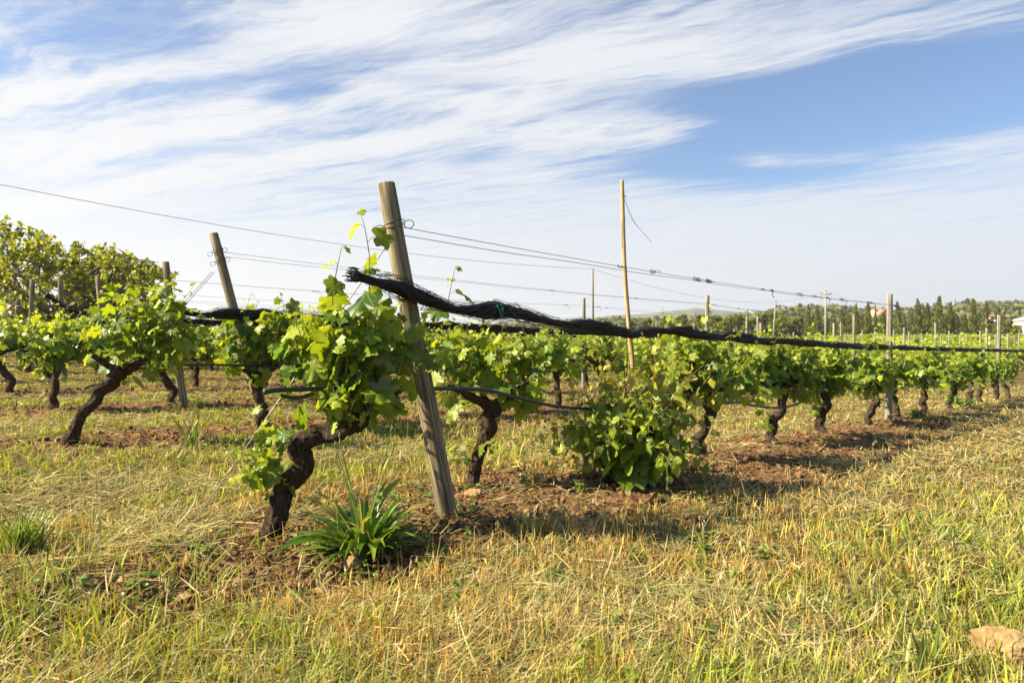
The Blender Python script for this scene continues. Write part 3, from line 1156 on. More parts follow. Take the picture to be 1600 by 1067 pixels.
def build_wires():
    rng = np.random.default_rng(21)
    ords = ['front', 'second', 'third', 'fourth', 'fifth', 'sixth']
    for k in range(6):
        pts = [POST_TOP[(k, i)] for i in range(4) if (k, i) in POST_TOP]
        last = pts[-1]
        t0, _ = row_tq(last[0], last[1])
        for dt in (9.0, 18.0, 30.0):
            p = row_pt(float(t0) + dt, ROWQ[k])
            pts.append(np.array([p[0], p[1], gz1(p[0], p[1]) + 1.78]))
        p = wire_path(pts, .05)
        mb = MB()
        r = .0021 if k < 2 else .0026
        tube(mb, p, r, 5, cap=False)
        if k < 2:
            u = np.linspace(0, 1, len(p))
            p2 = p + np.stack([0 * u, 0 * u, -.045 * np.exp(-u * 14) - .006 * np.sin(u * 90) ** 2], 1)
            tube(mb, p2, r, 5, cap=False)
        o = mb.build('trellis_wire', M['wire'])
        tag(o, 'thin top wire of the %s row, strung from its leaning end post' % ords[k], 'wire', 'top wires of the rows')
        # dried tendrils still twisted round the wire
        if k < 3:
            for j in range(58 if k == 0 else 18):
                i = int(rng.integers(8, 115))
                c = p[i]
                n = 24
                a = np.linspace(0, 6.28 * rng.integers(2, 5), n)
                d = unit(p[i + 1] - p[i])
                s = unit(np.cross(d, [0, 0, 1]))
                rr = .008 + .009 * rng.random()
                ln = .04 + .12 * rng.random()
                w = c + d * np.linspace(0, ln, n)[:, None] + s * (rr * np.cos(a))[:, None] + np.array([0, 0, 1]) * (rr * np.sin(a))[:, None]
                if rng.random() < .4:
                    e = w[-1] + np.cumsum(rng.normal(size=(6, 3)) * .012 + [0.004, 0, -.012], 0)
                    w = np.concatenate([w, e])
                tm = MB()
                tube(tm, w, .0024 + .0018 * (rng.random()), 4, cap=False)
                tm.build('dried_tendril', M['bark'], o)
            if k == 1:
                cb = MB()
                c = p[int(6)]
                tube(cb, np.array([c, c + (p[8] - p[6]) * .15, c + (p[8] - p[6]) * .3]), [.006, .02, .008], 8)
                cb.build('tensioner', M['wire'], o)
    # guy wires: two twisted strands from the end posts down to the ground in front
    guys = [(0, [(604, 384), (415, 640), (311, 776), (283, 832)], 'guy wire slanting from the tall leaning post down to the grass'),
            (1, [(333, 425), (210, 556), (92, 690)], 'guy wire slanting from the second leaning post to the ground at the left')]
    for k, px, lab in guys:
        a = POST_TOP[(k, 0)]
        e = hit(*px[-1])
        a = a + (np.array([e[0], e[1], 0]) - np.array([a[0], a[1], 0])) * 0.0
        st = at(px[0][0], px[0][1], a[1])
        mb = MB()
        u = np.linspace(0, 1, 60)
        base = st + (e + [0, 0, -.04] - st) * u[:, None]
        sd = unit(np.cross(e - st, [0, 0, 1]))
        for s in (-1, 1):
            w = .020 * (1 - smooth(u, .55, .75)) + .002
            tube(mb, base + sd * (s * w)[:, None], .0030, 5)
        j = int(60 * .78)
        c = base[j]
        an = np.linspace(0, 6.28, 20)
        d = unit(e - st)
        tube(mb, c + d * (.03 * np.cos(an))[:, None] + sd * (.012 * np.sin(an))[:, None], .0026, 5)
        o = mb.build('guy_wire', M['wire'])
        tag(o, lab, 'wire')
build_wires()

# ------------------------------------------------------------------ rolled nets
def net_roll(name, ctrl, r0, rng, label, strands=46, rings=520, frayed=True, lobes=True, tie=None, row='nets'):
    P = spline(ctrl, rings)
    seg = np.concatenate([[0], np.cumsum(np.linalg.norm(np.diff(P, axis=0), axis=1))])
    s = seg
    n1 = vnoise(s * 3.1, s * 0 + 3, 7 + len(ctrl)) - .5
    n2 = vnoise(s * 9.0, s * 0 + 9, 19) - .5
    far = 1 - .72 * smooth(s, 2.5, 7.0)
    n1, n2 = n1 * far, n2 * far
    P = P + np.stack([.0 * s, .0 * s, .035 * n1 + .012 * n2], 1)
    rad = r0 * (1 + .75 * n1 + .3 * n2)
    if frayed:
        rad = rad * (.55 + .45 * smooth(s, 0.02, .35))
    core = MB()
    def shp(u, th):
        return (1 + .20 * np.sin(2 * th + s[:, None] * 5.0) + .10 * np.sin(5 * th - s[:, None] * 11) + .07 * np.sin(9 * th + s[:, None] * 23)
                + .10 * (vnoise(s[:, None] * 12 + 0 * th, th * 2.0 + 0 * s[:, None], 3) - .5))
    tube(core, P, rad * .86, 22, shape=shp)
    T, A, B = frames(P)
    # loose second strand that parts from the roll and joins it again, as where netting sags out of its ties
    if lobes:
        for k in range(3):
            c0 = 1.2 + 3.0 * k + rng.random()
            w = np.exp(-((s - c0) / .45) ** 2)
            sel = w > .02
            if sel.sum() > 8:
                Q = P[sel] + np.stack([0 * s, 0 * s, (.045 if k % 2 else -.03) * w], 1)[sel]
                tube(core, Q, (rad * .55 * (w ** .3))[sel], 12, shape=lambda u, th: 1 + .15 * np.sin(4 * th + u * 30))
    o = core.build(name, M['net_core'])
    th_mb = MB()
    for k in range(strands):
        i0 = int(rng.integers(0, max(1, int(rings * .72)))) if k > strands * .35 else int(rng.integers(0, rings // 4))
        ln = int(rng.integers(25, 110))
        i1 = min(rings - 1, i0 + ln)
        ss = s[i0:i1]
        if len(ss) < 6:
            continue
        ph = rng.random() * 6.28 + (ss - ss[0]) * rng.normal() * 7
        off = rad[i0:i1] * (.98 + .22 * np.abs(np.sin((ss - ss[0]) * (3 + 5 * rng.random()) + rng.random() * 3))) + .004
        W = P[i0:i1] + A[i0:i1] * (np.cos(ph) * off)[:, None] + B[i0:i1] * (np.sin(ph) * off)[:, None]
        W = W + np.stack([0 * ss, 0 * ss, .012 * np.sin((ss - ss[0]) / max(ss[-1] - ss[0], .01) * math.pi) * rng.normal()], 1)
        tube(th_mb, W, .0014, 4, cap=False)
    if frayed:
        for k in range(60):          # the gathered, bristly end
            a = rng.random() * 6.28
            b = a + rng.normal() * .6
            st = P[12] + (A[12] * math.cos(a) + B[12] * math.sin(a)) * r0 * .5 * rng.random()
            e = P[0] - T[0] * (.01 + .05 * rng.random()) + (A[0] * math.cos(b) + B[0] * math.sin(b)) * r0 * (.4 + .7 * rng.random())
            tube(th_mb, np.array([st, (st + e) / 2 + rng.normal(size=3) * .006, e]), .0017, 4)
    th_mb.build('loose_thread', M['net_thread'], o)
    if tie is not None:
        i = int(np.argmin(np.linalg.norm(P - np.array(tie), axis=1)))
        tm = MB()
        a = np.linspace(0, 6.28 * 2, 40)
        rr = rad[i] * 1.12
        W = P[i] + T[i] * np.linspace(-.012, .012, 40)[:, None] + A[i] * (rr * np.cos(a))[:, None] + B[i] * (rr * np.sin(a))[:, None]
        tube(tm, W, .0032, 5)
        for sgn in (-1, 1):
            st = P[i] + np.array([0, 0, -.0]) - unit(np.array([P[i][0], P[i][1], 0])) * rr
            e = st + np.array([[0, 0, 0], [.01 * sgn, -.01, .02 * sgn], [.03 * sgn, -.01, -.03], [.03 * sgn + .02, 0, -.06]])
            tube(tm, spline(e, 12), .0028, 5)
        tm.build('green_tie', M['twine'], o)
    tag(o, label, 'netting', 'rolled nets along the rows')
    return o


def row_px(px, py, k, dq=0.0):
    """point of row k (shifted by dq across it) seen in that pixel"""
    q = ROWQ[k] + dq
    o = row_pt(0, q)
    rr = (px - 800) / F
    t = (rr * o[1] - o[0]) / (RU[0] - rr * RU[1])
    p = row_pt(t, q)
    return at(px, py, p[1])


def build_nets():
    rng = np.random.default_rng(31)
    px = [(556, 436), (590, 444), (640, 461), (690, 474), (730, 483), (765, 488), (810, 491), (860, 501), (905, 507), (950, 512), (985, 520), (1005, 518), (1040, 516),
          (1090, 523), (1140, 529), (1200, 533), (1260, 536), (1330, 541), (1400, 543), (1470, 546), (1540, 547), (1620, 549), (1660, 550)]
    off = -.10
    ctrl = [row_px(x, y, 0, off if x > 620 else off - .02) for x, y in px]
    net_roll('rolled_net', ctrl, .036, rng, 'thick black rolled netting of the front row, frayed end beside the tall post', 150, 900,
             tie=row_px(775, 488, 0, off))
    # upper fold of the same net near the cane, a roll of its own lying on the first
    rows = [(1, [(255, 483), (300, 489), (350, 493), (430, 494), (520, 499), (600, 504), (720, 511), (860, 517), (980, 522), (1100, 527), (1250, 534), (1400, 541), (1560, 547)], .044,
             'black rolled netting of the second row, passing behind the tall leaning post'),
            (2, [(248, 500), (300, 502), (360, 505), (450, 507), (560, 510), (700, 516), (860, 520), (1000, 524), (1200, 532)], .040, 'black rolled netting of the third row, just under the second row netting'),
            (3, [(150, 500), (250, 518), (330, 523), (430, 520), (560, 519), (720, 521), (900, 526)], .034, 'lowest black rolled netting at the left, hung along the fourth row'),
            (4, [(72, 462), (85, 470), (100, 481), (120, 487), (200, 497), (300, 508), (450, 512), (600, 517)], .036, 'dark rolled netting sloping down from a stubby post before the tree')]
    for k, pts, r, lab in rows:
        net_roll('rolled_net', [row_px(x, y, k, -.08) for x, y in pts], r, rng, lab, 50, 420, frayed=(k == 1), lobes=k < 3)
build_nets()

# ------------------------------------------------------------------ drip hoses
def hose(pts, label, end_flat=None, r=.012):
    p = spline(pts, 220)
    mb = MB()
    tube(mb, p, r, 10)
    o = mb.build('drip_hose', M['hose'])
    if end_flat is not None:
        eb = MB()
        q = spline(end_flat, 24)
        tube(eb, q, np.concatenate([[.003], np.full(22, .017), [.006]]), 12, shape=lambda u, th: 1 - .45 * np.abs(np.sin(th)) )
        eb.build('folded_end', M['hose'], o)
    tag(o, label, 'hose', 'drip hoses along the rows')
    return o


def build_hoses():
    d = -.06
    a = [row_px(x, y, 0, d) for x, y in [(412, 613), (440, 609), (520, 607), (600, 607), (680, 607), (755, 609), (800, 619), (840, 629), (880, 636), (950, 640), (1010, 640), (1075, 634),
                                         (1150, 629), (1180, 634), (1215, 637), (1245, 631), (1275, 616), (1302, 601), (1340, 600), (1390, 607), (1440, 600), (1485, 597), (1550, 594), (1640, 590)]]
    fl = [row_px(x, y, 0, d - .02) for x, y in [(438, 617), (455, 621), (475, 620), (490, 614)]]
    hose(a, 'black drip hose of the front row, sagging between the vine trunks', fl)
    d = -.24
    b = [row_px(x, y, 1, d) for x, y in [(168, 592), (190, 585), (215, 577), (245, 572), (300, 570), (375, 571), (470, 575), (560, 580), (700, 582), (900, 580), (1150, 575)]]
    fl = [row_px(x, y, 1, d - .02) for x, y in [(129, 608), (145, 602), (165, 598), (182, 590)]]
    hose(b, 'black drip hose of the second row with folded end on the slanting trunk', fl)
build_hoses()

# ------------------------------------------------------------------ the dense low bush and the weeds
def build_bush():
    rng = np.random.default_rng(61)
    b = hit(985, 750)
    b[2] = gz1(b[0], b[1])
    root = empty('bush', b)
    lm, sm, rm, tm = MB(), MB(), MB(), MB()
    sh, tall = [], []
    for k in range(100):
        a = rng.random() * 6.28
        st = np.array([math.cos(a) * .08, math.sin(a) * .08, .02 + .1 * rng.random()])
        rr = .22 + .28 * rng.random()
        d = np.array([math.cos(a) * rr * 1.1, math.sin(a) * rr * .9, (.35 + 1.0 * rng.random())])
        sh.append((st, d, .42 + .36 * rng.random(), .22, .046))
    canopy(lm, sm, sh, rng, .108, LEAF_ROUND, True, colours=(np.array([.045, .11, .014]), np.array([.14, .23, .024]), np.array([.33, .40, .045])), ages=.6)
    for k in range(36):
        a = rng.random() * 6.28
        st = np.array([math.cos(a) * .22, math.sin(a) * .15, .25 + .25 * rng.random()])
        d = np.array([rng.normal() * .45 + .05, rng.normal() * .2, 1.0])
        tall.append((st, d, .32 + .40 * rng.random(), .1, .055))
    canopy(lm, rm, tall, rng, .092, LEAF_ROUND, True, colours=(np.array([.08, .15, .02]), np.array([.18, .25, .03]), np.array([.38, .35, .05])), ages=1.0)
    for k in range(5):
        a = rng.random() * 6.28
        tube(tm, spline([(math.cos(a) * .06, math.sin(a) * .06, -.05), (math.cos(a) * .04, math.sin(a) * .04, .1), (math.cos(a) * .12, math.sin(a) * .1, .3)], 12), np.linspace(.02, .01, 12), 8, shape=gnarl(rng))
    lm.build('foliage', M['bush_leaf'], root)
    sm.build('shoot', M['shoot'], root)
    rm.build('reddish_shoot', M['red_shoot'], root)
    tm.build('stem', M['bark'], root)
    tag(root, 'dense low bush of rounded dark leaves in the front row, reddish shoots above', 'bush')


def strap_leaf(mb, rng, base, az, length, width, rise, droop, col):
    """one long lance-shaped leaf, keeled along its middle"""
    n = 12
    u = np.linspace(0, 1, n)
    el = rise - droop * u ** 1.3
    d = np.stack([np.cos(el) * math.cos(az), np.cos(el) * math.sin(az), np.sin(el)], 1)
    p = base + np.concatenate([[[0, 0, 0]], np.cumsum(d[:-1] * length / (n - 1), 0)])
    s = np.array([-math.sin(az), math.cos(az), 0])
    up = np.cross(s, d) * -1
    tw = rng.normal() * .5 * u
    side = s * np.cos(tw)[:, None] + up * np.sin(tw)[:, None]
    w = width * (.16 + .84 * np.sin(np.clip(u * 1.06, 0, 1) ** .8 * math.pi) ** .9)
    w = w * (1 + .12 * np.sin(u * 16 + rng.random() * 6)) * (1 - .0 * u)
    w[-1] = width * .03
    k = np.cross(d, side)
    l, r = p + side * w[:, None] / 2 + k * (w * .16)[:, None], p - side * w[:, None] / 2 + k * (w * .16)[:, None]
    v = np.stack([l, p, r], 1).reshape(-1, 3)
    i = np.arange(n - 1) * 3
    q = np.concatenate([np.stack([i, i + 1, i + 4, i + 3], 1), np.stack([i + 1, i + 2, i + 5, i + 4], 1)])
    c = np.repeat(np.asarray(col)[None], len(v), 0) * (1 + .25 * np.tile([0, .9, 0], n)[:, None])
    mb.add(v, q, None, c)


def build_weeds():
    rng = np.random.default_rng(71)
    b = hit(568, 862)
    b[2] = gz1(b[0], b[1])
    root = empty('weed', b)
    lm, st = MB(), MB()
    for k in range(120):
        az = rng.random() * 6.28
        inner = rng.random()
        L = .20 + .26 * rng.random()
        rise = .25 + 1.15 * inner
        col = mixc(np.array([.035, .095, .013]), np.array([.16, .26, .033]), np.array([rng.random()]))[0]
        if rng.random() < .12:
            col = np.array([.30, .27, .07]) * (.7 + .6 * rng.random())
        az2 = az + rng.normal() * .5
        strap_leaf(lm, rng, np.array([math.cos(az) * .05, math.sin(az) * .045, .0]), az2, L * (.6 + .5 * rng.random()), .026 + .024 * rng.random(), rise, .5 + 1.0 * rng.random(), col)
    for k in range(70):
        az = rng.random() * 6.28
        rr = .04 + .16 * rng.random()
        strap_leaf(lm, rng, np.array([math.cos(az) * rr, math.sin(az) * rr, -.01]), rng.random() * 6.28, .14 + .26 * rng.random(), .005 + .006 * rng.random(), .9 + .5 * rng.random(), .4 + 1.2 * rng.random(),
                   mixc(np.array([.10, .17, .025]), np.array([.36, .36, .09]), np.array([rng.random()]))[0])
    for k in range(13):
        az = rng.random() * 6.28
        p = spline([(0, 0, 0), (math.cos(az) * .05, math.sin(az) * .04, .22), (math.cos(az) * .14, math.sin(az) * .12, .42 + .12 * rng.random())], 14)
        tube(st, p, .0018, 4)
        tube(st, np.array([p[-1], p[-1] + [0, 0, .012], p[-1] + [.001, 0, .028]]), [.003, .0045, .002], 6)
    lm.build('foliage', M['weed_leaf'], root)
    st.build('flower_stalk', M['shoot'], root)
    tag(root, 'big dark green weed with long lance leaves between the bent vine and leaning post', 'weed')
    # smaller weeds
    small = [((832, 757), 'feathery', 'small fluffy weed behind the soil strip right of the leaning post', 40, .16),
             ((36, 868), 'blade', 'dark green tufted weed clump at the left edge', 150, .20),
             ((735, 800), 'leafy', 'little upright weed on the soil beside the foot of the leaning post', 12, .10),
             ((300, 700), 'blade', 'tall grassy weed on the soil strip left of the bent vine', 15, .34),
             ((1500, 635), 'leafy', 'bushy green weed under the vines near the right edge', 60, .3),
             ((1430, 652), 'leafy', 'low green weed at the foot of the grey upright post', 60, .18),
             ((1480, 845), 'leafy', 'broad leafed weed in the grass at the lower right', 24, .13),
             ((1440, 1060), 'blade', 'broad blade weed at the bottom right beside the stones', 9, .2)]
    for (px, kind, lab, n, h) in small:
        b = hit(*px)
        b[2] = gz1(b[0], b[1])
        root = empty('weed', b)
        lm, st = MB(), MB()
        if kind == 'blade':
            for k in range(n):
                strap_leaf(lm, rng, rng.normal(size=3) * [.03, .03, 0], rng.random() * 6.28, h * (.6 + .6 * rng.random()), (.007 if n > 50 else .014), 1.1 + .3 * rng.random(), .9 * rng.random(),
                           mixc(np.array([.09, .15, .02]), np.array([.22, .28, .05]), np.array([rng.random()]))[0])
            for k in range(3):
                tube(st, spline([(0, 0, 0), (rng.normal() * .03, rng.normal() * .03, h * .6), (rng.normal() * .06, rng.normal() * .06, h * 1.15)], 10), .0018, 4)
        else:
            sh = []
            for k in range(n // 3):
                a = rng.random() * 6.28
                sh.append((np.array([math.cos(a), math.sin(a), 0]) * h * .2, np.array([math.cos(a) * .6, math.sin(a) * .6, .8 + .4 * rng.random()]), h * (.6 + .6 * rng.random()), .3, h * .10 if kind == 'leafy' else h * .06))
            canopy(lm, st, sh, rng, h * .32 if kind == 'leafy' else h * .14, LEAF_ROUND, False, colours=(np.array([.05, .10, .018]), np.array([.10, .17, .03]), np.array([.20, .25, .05])), rad=.002, sides=4)
        lm.build('foliage', M['weed_leaf'], root)
        st.build('stem', M['shoot'], root)
        tag(root, lab, 'weed', 'small weeds')
build_bush()
build_weeds()

# ------------------------------------------------------------------ stones
def stone(px, size, label, seed, sink=.35, squash=(1, .8, .7), rz=0.0):
    rng = np.random.default_rng(seed)
    import bmesh
    bm = bmesh.new()
    bmesh.ops.create_icosphere(bm, subdivisions=5, radius=1.0)
    v = np.array([x.co[:] for x in bm.verts])
    f = np.array([[w.index for w in x.verts] for x in bm.faces])
    bm.free()
    for k in range(16):               # knock flat facets off the lump
        d = unit(rng.normal(size=3))
        h = .60 + .32 * rng.random()
        e = v @ d - h
        v = v - np.where(e > 0, e, 0)[:, None] * d * .9
    nz = fbm(v[:, 0] * 3 + 9 + v[:, 2] * 2.1, v[:, 1] * 3 + 5 - v[:, 2] * 1.7, seed) - .5
    nf = fbm(v[:, 0] * 11 + 9 + v[:, 2] * 7, v[:, 1] * 11 + 5 - v[:, 2] * 6, seed + 3) - .5
    n3 = fbm(v[:, 0] * 24 + 9 + v[:, 2] * 17, v[:, 1] * 24 + 5 - v[:, 2] * 19, seed + 5) - .5
    v = v * (1 + .26 * nz + (.30 if seed == 4 else .13) * nf + .10 * n3)[:, None] * np.array(squash) * size
    b = hit(*px)
    mb = MB().add(v, None, f)
    o = mb.build('stone', M['stone'])
    o.location = (b[0], b[1], gz1(b[0], b[1]) + size * squash[2] * (1 - sink) - size * .1)
    o.rotation_euler = (rng.normal() * .2, rng.normal() * .2, rz)
    tag(o, label, 'stone', 'stones on the ground')


stone((1564, 1032), .082, 'large yellowish cracked stone lying in grass at the lower right corner', 1, .25, (1.2, .75, .9), -.6)
stone((1597, 1066), .03, 'small smooth stone cut by the right bottom edge', 2, .2)
stone((742, 775), .062, 'pale chalky stone at the foot of the forked vine trunk', 3, .4, (1.2, .8, .6))
stone((548, 893), .040, 'rough tan clod of earth in front of the big lance leaved weed', 4, .1, (.9, .8, 1.0))
stone((885, 752), .024, 'small pale stone on the soil left of the dense low bush', 5)
stone((75, 627), .055, 'brown clod of earth in the dry grass behind the slanting trunk', 6)
stone((862, 727), .03, 'small tan clod behind the pale stone near the low bush', 8)


def build_clods():
    rng = np.random.default_rng(81)
    import bmesh
    bm = bmesh.new()
    bmesh.ops.create_icosphere(bm, subdivisions=1, radius=1.0)
    iv = np.array([x.co[:] for x in bm.verts])
    fi = np.array([[w.index for w in x.verts] for x in bm.faces])
    bm.free()
    n = 110000
    a = np.radians(rng.uniform(-44, 44, n))
    r = np.exp(rng.uniform(math.log(2.2), math.log(15), n))
    x, y = r * np.sin(a), r * np.cos(a)
    sm = soil_mask(x, y)
    k = rng.random(n) < sm * .42
    x, y, r = x[k], y[k], r[k]
    n = len(x)
    s = (.0025 + .014 * rng.random(n) ** 6) * (1 + .06 * r)
    z = gz(x, y) + s * .4
    v = iv[None] * (1 + .35 * rng.normal(size=(n, len(iv), 1)) * .7) * s[:, None, None] * (.7 + .6 * rng.random((n, 1, 3)))
    v = v + np.stack([x, y, z], 1)[:, None, :]
    mb = MB().add(v.reshape(-1, 3), None, (fi[None] + (np.arange(n) * len(iv))[:, None, None]).reshape(-1, 3), np.array([1, .0, 0]))
    o = mb.build('soil_crumbs', M['ground'], smooth_shade=False)
    tag(o, 'loose reddish soil crumbs on the tilled strips under the vines', 'soil', kind='stuff')
build_clods()

# ------------------------------------------------------------------ grass, stubble, cut hay
def blades(mb, x, y, h, w, az, lean, bend, col, rng, flat=False):
    n = len(x)
    z = gz(x, y) - .004
    base = np.stack([x, y, z], 1)
    d = np.stack([np.cos(az), np.sin(az), 0 * az], 1)
    up = np.array([0, 0, 1.0])
    fa = rng.random(n) * 6.28
    s = np.stack([np.cos(fa), np.sin(fa), 0 * fa], 1)
    if flat:
        s = np.cross(d, up) * .85 + up * (.5 * rng.normal(size=(n, 1)))
    p = [base]
    ang = lean
    for k in range(3):
        ang = ang + bend
        p.append(p[-1] + (d * np.sin(ang)[:, None] + up * np.cos(ang)[:, None]) * (h / 3)[:, None])
    ws = [1.0, .85, .55]
    L = []
    for k in range(3):
        L += [p[k] + s * (w * ws[k] / 2)[:, None], p[k] - s * (w * ws[k] / 2)[:, None]]
    L.append(p[3])
    v = np.stack(L, 1)
    if flat:
        g = gz(v[..., 0].ravel(), v[..., 1].ravel()).reshape(v.shape[:2]) + .004
        lift = np.repeat((.035 * rng.random(n) ** 2)[:, None], 7, 1)
        v[..., 2] = g + lift + (v[..., 2] - base[:, None, 2]) * .6
    i = np.arange(n)[:, None] * 7
    q = np.concatenate([i + np.array([[0, 1, 3, 2]]), i + np.array([[2, 3, 5, 4]])])
    t = i + np.array([[4, 5, 6]])
    col = col * (1.0 * (1 + .24 * rng.normal(size=(n, 1))).clip(.35, 1.5))
    c = np.repeat(col[:, None, :], 7, 1) * np.array([.5, .5, .85, .85, 1.05, 1.05, 1.1])[None, :, None]  # colour darkens towards the foot, painting in shade between the blades
    mb.add(v.reshape(-1, 3), q, t, c.reshape(-1, 3))


def scatter(rng, n, r0, r1, amax=47, clump=0):
    """points thinning out with distance; clump > 0 gathers them in tufts of about that many"""
    m = n if not clump else n // clump
    a = np.radians(rng.uniform(-amax, amax, m))
    r = np.exp(rng.uniform(math.log(r0), math.log(r1), m))
    x, y = r * np.sin(a), r * np.cos(a)
    tuft = np.arange(m)
    if clump:
        tuft = rng.integers(m, size=n)
        sp = (.012 + .05 * rng.random(m) ** 2)[tuft]
        x = x[tuft] + rng.normal(size=n) * sp
        y = y[tuft] + rng.normal(size=n) * sp
    return x, y, np.hypot(x, y), tuft, m


def build_grass():
    rng = np.random.default_rng(91)
    def zones(x, y):
        dq, t, q = row_dist(x, y)
        so = soil_mask(x, y)
        na, nb = fbm(x * .8, y * .8, 51), fbm(x * 2.6, y * 2.6, 53)
        nc = fbm(x * 1.2 + 40, y * 1.2, 57)
        green = np.where(q < 1.0, .66 * smooth(-q + (nb - .5) * 1.6 + .12 * (t - 1), 1.45, 2.15), .18 + .62 * (1 - smooth(t, .5, 4.0)) + 1.6 * (na - .5))
        green = np.where((q < 1.6) & (t < -1.4), np.maximum(green, .38 + 1.5 * (na - .5)), green)
        green = np.clip(green + 1.0 * (nb - .5), 0, 1)
        strip = smooth(t, 2.0, 4.5) * smooth(q, -2.9, -2.2) * (q < 1)
        green = green * (1 - .8 * strip)
        lane = np.where(q < 1.0, q + 1.6, np.where(q < 4, q - 1.75, ((q - 4) % 2.8) - 1.4))
        hay = np.maximum(np.exp(-(lane / .5) ** 2) * smooth(nc, .36, .52), np.where(q < 1, .8, .35) * smooth(nc, .56, .66))
        hay = np.where((q < 0) & (t < -.2), hay * .5, hay)
        hay = np.clip(np.maximum(hay, .85 * strip * smooth(nb, .30, .46)), 0, 1)
        return so, green, hay, t, q, nb
    fine = lambda r: (.0030 + .0009 * r)
    # dry stubble in tufts
    x, y, r, tf, m = scatter(rng, 190000, 1.25, 26, clump=11)
    so, green, hay, t, q, nb = zones(x, y)
    keep = rng.random(len(x)) < (1 - so * .97) * (1 - .55 * green) * (1 - .8 * hay) * np.clip(.25 + 1.7 * (nb - .25), 0, 1)
    x, y, r, tf = x[keep], y[keep], r[keep], tf[keep]
    so, green, hay, t, q, nb = (a[keep] for a in (so, green, hay, t, q, nb))
    n = len(x)
    th, tc, ta = rng.random(m)[tf], rng.random(m)[tf], (rng.random(m) * 6.28)[tf]
    h = (.03 + .065 * rng.random(n) + .085 * th ** 3 * rng.random(n)) * np.where(q > 1, .85, 1.0)
    f = np.clip(.55 * tc + .55 * rng.random(n) - .05, 0, 1)
    col = mixc(np.array([.42, .21, .045]), np.array([.84, .59, .20]), f)
    gm = np.clip((green - .1) * tc * 1.3, 0, .8)[:, None]
    col = col * (1 - gm) + np.array([.40, .44, .07]) * gm
    col = col * (.5 + .65 * rng.random(n))[:, None]
    mb = MB()
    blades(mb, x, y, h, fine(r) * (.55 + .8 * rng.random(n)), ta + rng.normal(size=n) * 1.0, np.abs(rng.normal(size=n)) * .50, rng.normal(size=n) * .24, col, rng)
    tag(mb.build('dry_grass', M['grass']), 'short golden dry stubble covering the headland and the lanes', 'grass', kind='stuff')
    # green grass in tufts
    x, y, r, tf, m = scatter(rng, 170000, 1.25, 28, clump=16)
    so, green, hay, t, q, nb = zones(x, y)
    keep = rng.random(len(x)) < (1 - so * .93) * (.05 + .95 * green ** 1.3) * (1 - .75 * hay)
    x, y, r, tf, green, nb, q = (a[keep] for a in (x, y, r, tf, green, nb, q))
    n = len(x)
    th, tc, ta = rng.random(m)[tf], rng.random(m)[tf], (rng.random(m) * 6.28)[tf]
    h = (.04 + .075 * rng.random(n) + .15 * th ** 3 * rng.random(n)) * np.where(q > 1, .8, 1.0)
    f = np.clip(.55 * tc + .5 * rng.random(n) + .18 * (q > .4), 0, 1)
    col = mixc(np.array([.07, .15, .014]), np.array([.50, .55, .05]), f) * (.65 + .5 * rng.random(n))[:, None]
    mb = MB()
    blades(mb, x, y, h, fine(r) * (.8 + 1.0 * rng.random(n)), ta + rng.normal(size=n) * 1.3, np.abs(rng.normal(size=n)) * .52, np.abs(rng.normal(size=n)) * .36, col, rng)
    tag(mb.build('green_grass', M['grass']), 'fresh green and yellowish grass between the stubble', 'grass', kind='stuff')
    # cut hay lying in swaths and strewn about
    x, y, r, tf, m = scatter(rng, 230000, 1.25, 32)
    so, green, hay, t, q, nb = zones(x, y)
    keep = rng.random(len(x)) < (.17 + hay * 1.0 + .13 * (1 - green)) * (1 - .85 * so)
    x, y, r, hay = x[keep], y[keep], r[keep], hay[keep]
    n = len(x)
    az = np.where(rng.random(n) < .55, math.atan2(RU[1], RU[0]) + rng.normal(size=n) * .6 + math.pi * (rng.random(n) < .5), rng.random(n) * 6.28)
    f = rng.random(n)
    col = mixc(np.array([.36, .25, .08]), np.array([.86, .73, .40]), f)
    gmk = (rng.random(n) < .22)[:, None]
    col = np.where(gmk, col * np.array([.62, .80, .50]), col)
    mb = MB()
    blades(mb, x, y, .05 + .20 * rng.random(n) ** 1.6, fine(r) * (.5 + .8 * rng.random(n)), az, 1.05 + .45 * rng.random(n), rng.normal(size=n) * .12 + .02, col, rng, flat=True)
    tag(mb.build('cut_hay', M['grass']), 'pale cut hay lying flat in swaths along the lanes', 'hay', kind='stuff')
    # taller stalks and seed heads in the foreground
    x, y, r, tf, m = scatter(rng, 2200, 1.3, 9)
    so, green, hay, t, q, nb = zones(x, y)
    keep = rng.random(len(x)) < (1 - so) * .8
    x, y, r = x[keep], y[keep], r[keep]
    n = len(x)
    col = mixc(np.array([.40, .30, .10]), np.array([.58, .52, .22]), rng.random(n))
    h = .12 + .14 * rng.random(n)
    az = rng.random(n) * 6.28
    mb = MB()
    ln, bd = np.abs(rng.normal(size=n)) * .3, rng.normal(size=n) * .16
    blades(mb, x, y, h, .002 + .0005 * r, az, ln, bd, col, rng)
    pick = np.where((rng.random(n) < .10) & (r > 1.8))[0]
    for i in pick:                     # oat-like drooping ears
        a = ln[i]
        p = np.array([x[i], y[i], gz1(x[i], y[i])])
        d = np.array([math.cos(az[i]), math.sin(az[i]), 0])
        for k in range(3):
            a += bd[i]
            p = p + (d * math.sin(a) + np.array([0, 0, math.cos(a)])) * h[i] / 3
        for k in range(7):
            o = rng.normal(size=3) * .006
            e = p + o + np.array([math.cos(az[i]) * .008 * k * .4, math.sin(az[i]) * .008 * k * .4, .006 * k - .012])
            tube(mb, np.array([e, e + d * .006 + [0, 0, .008], e + d * .012 + [0, 0, .020]]), [.001, .0028, .0006], 5, col=(.52, .44, .24))
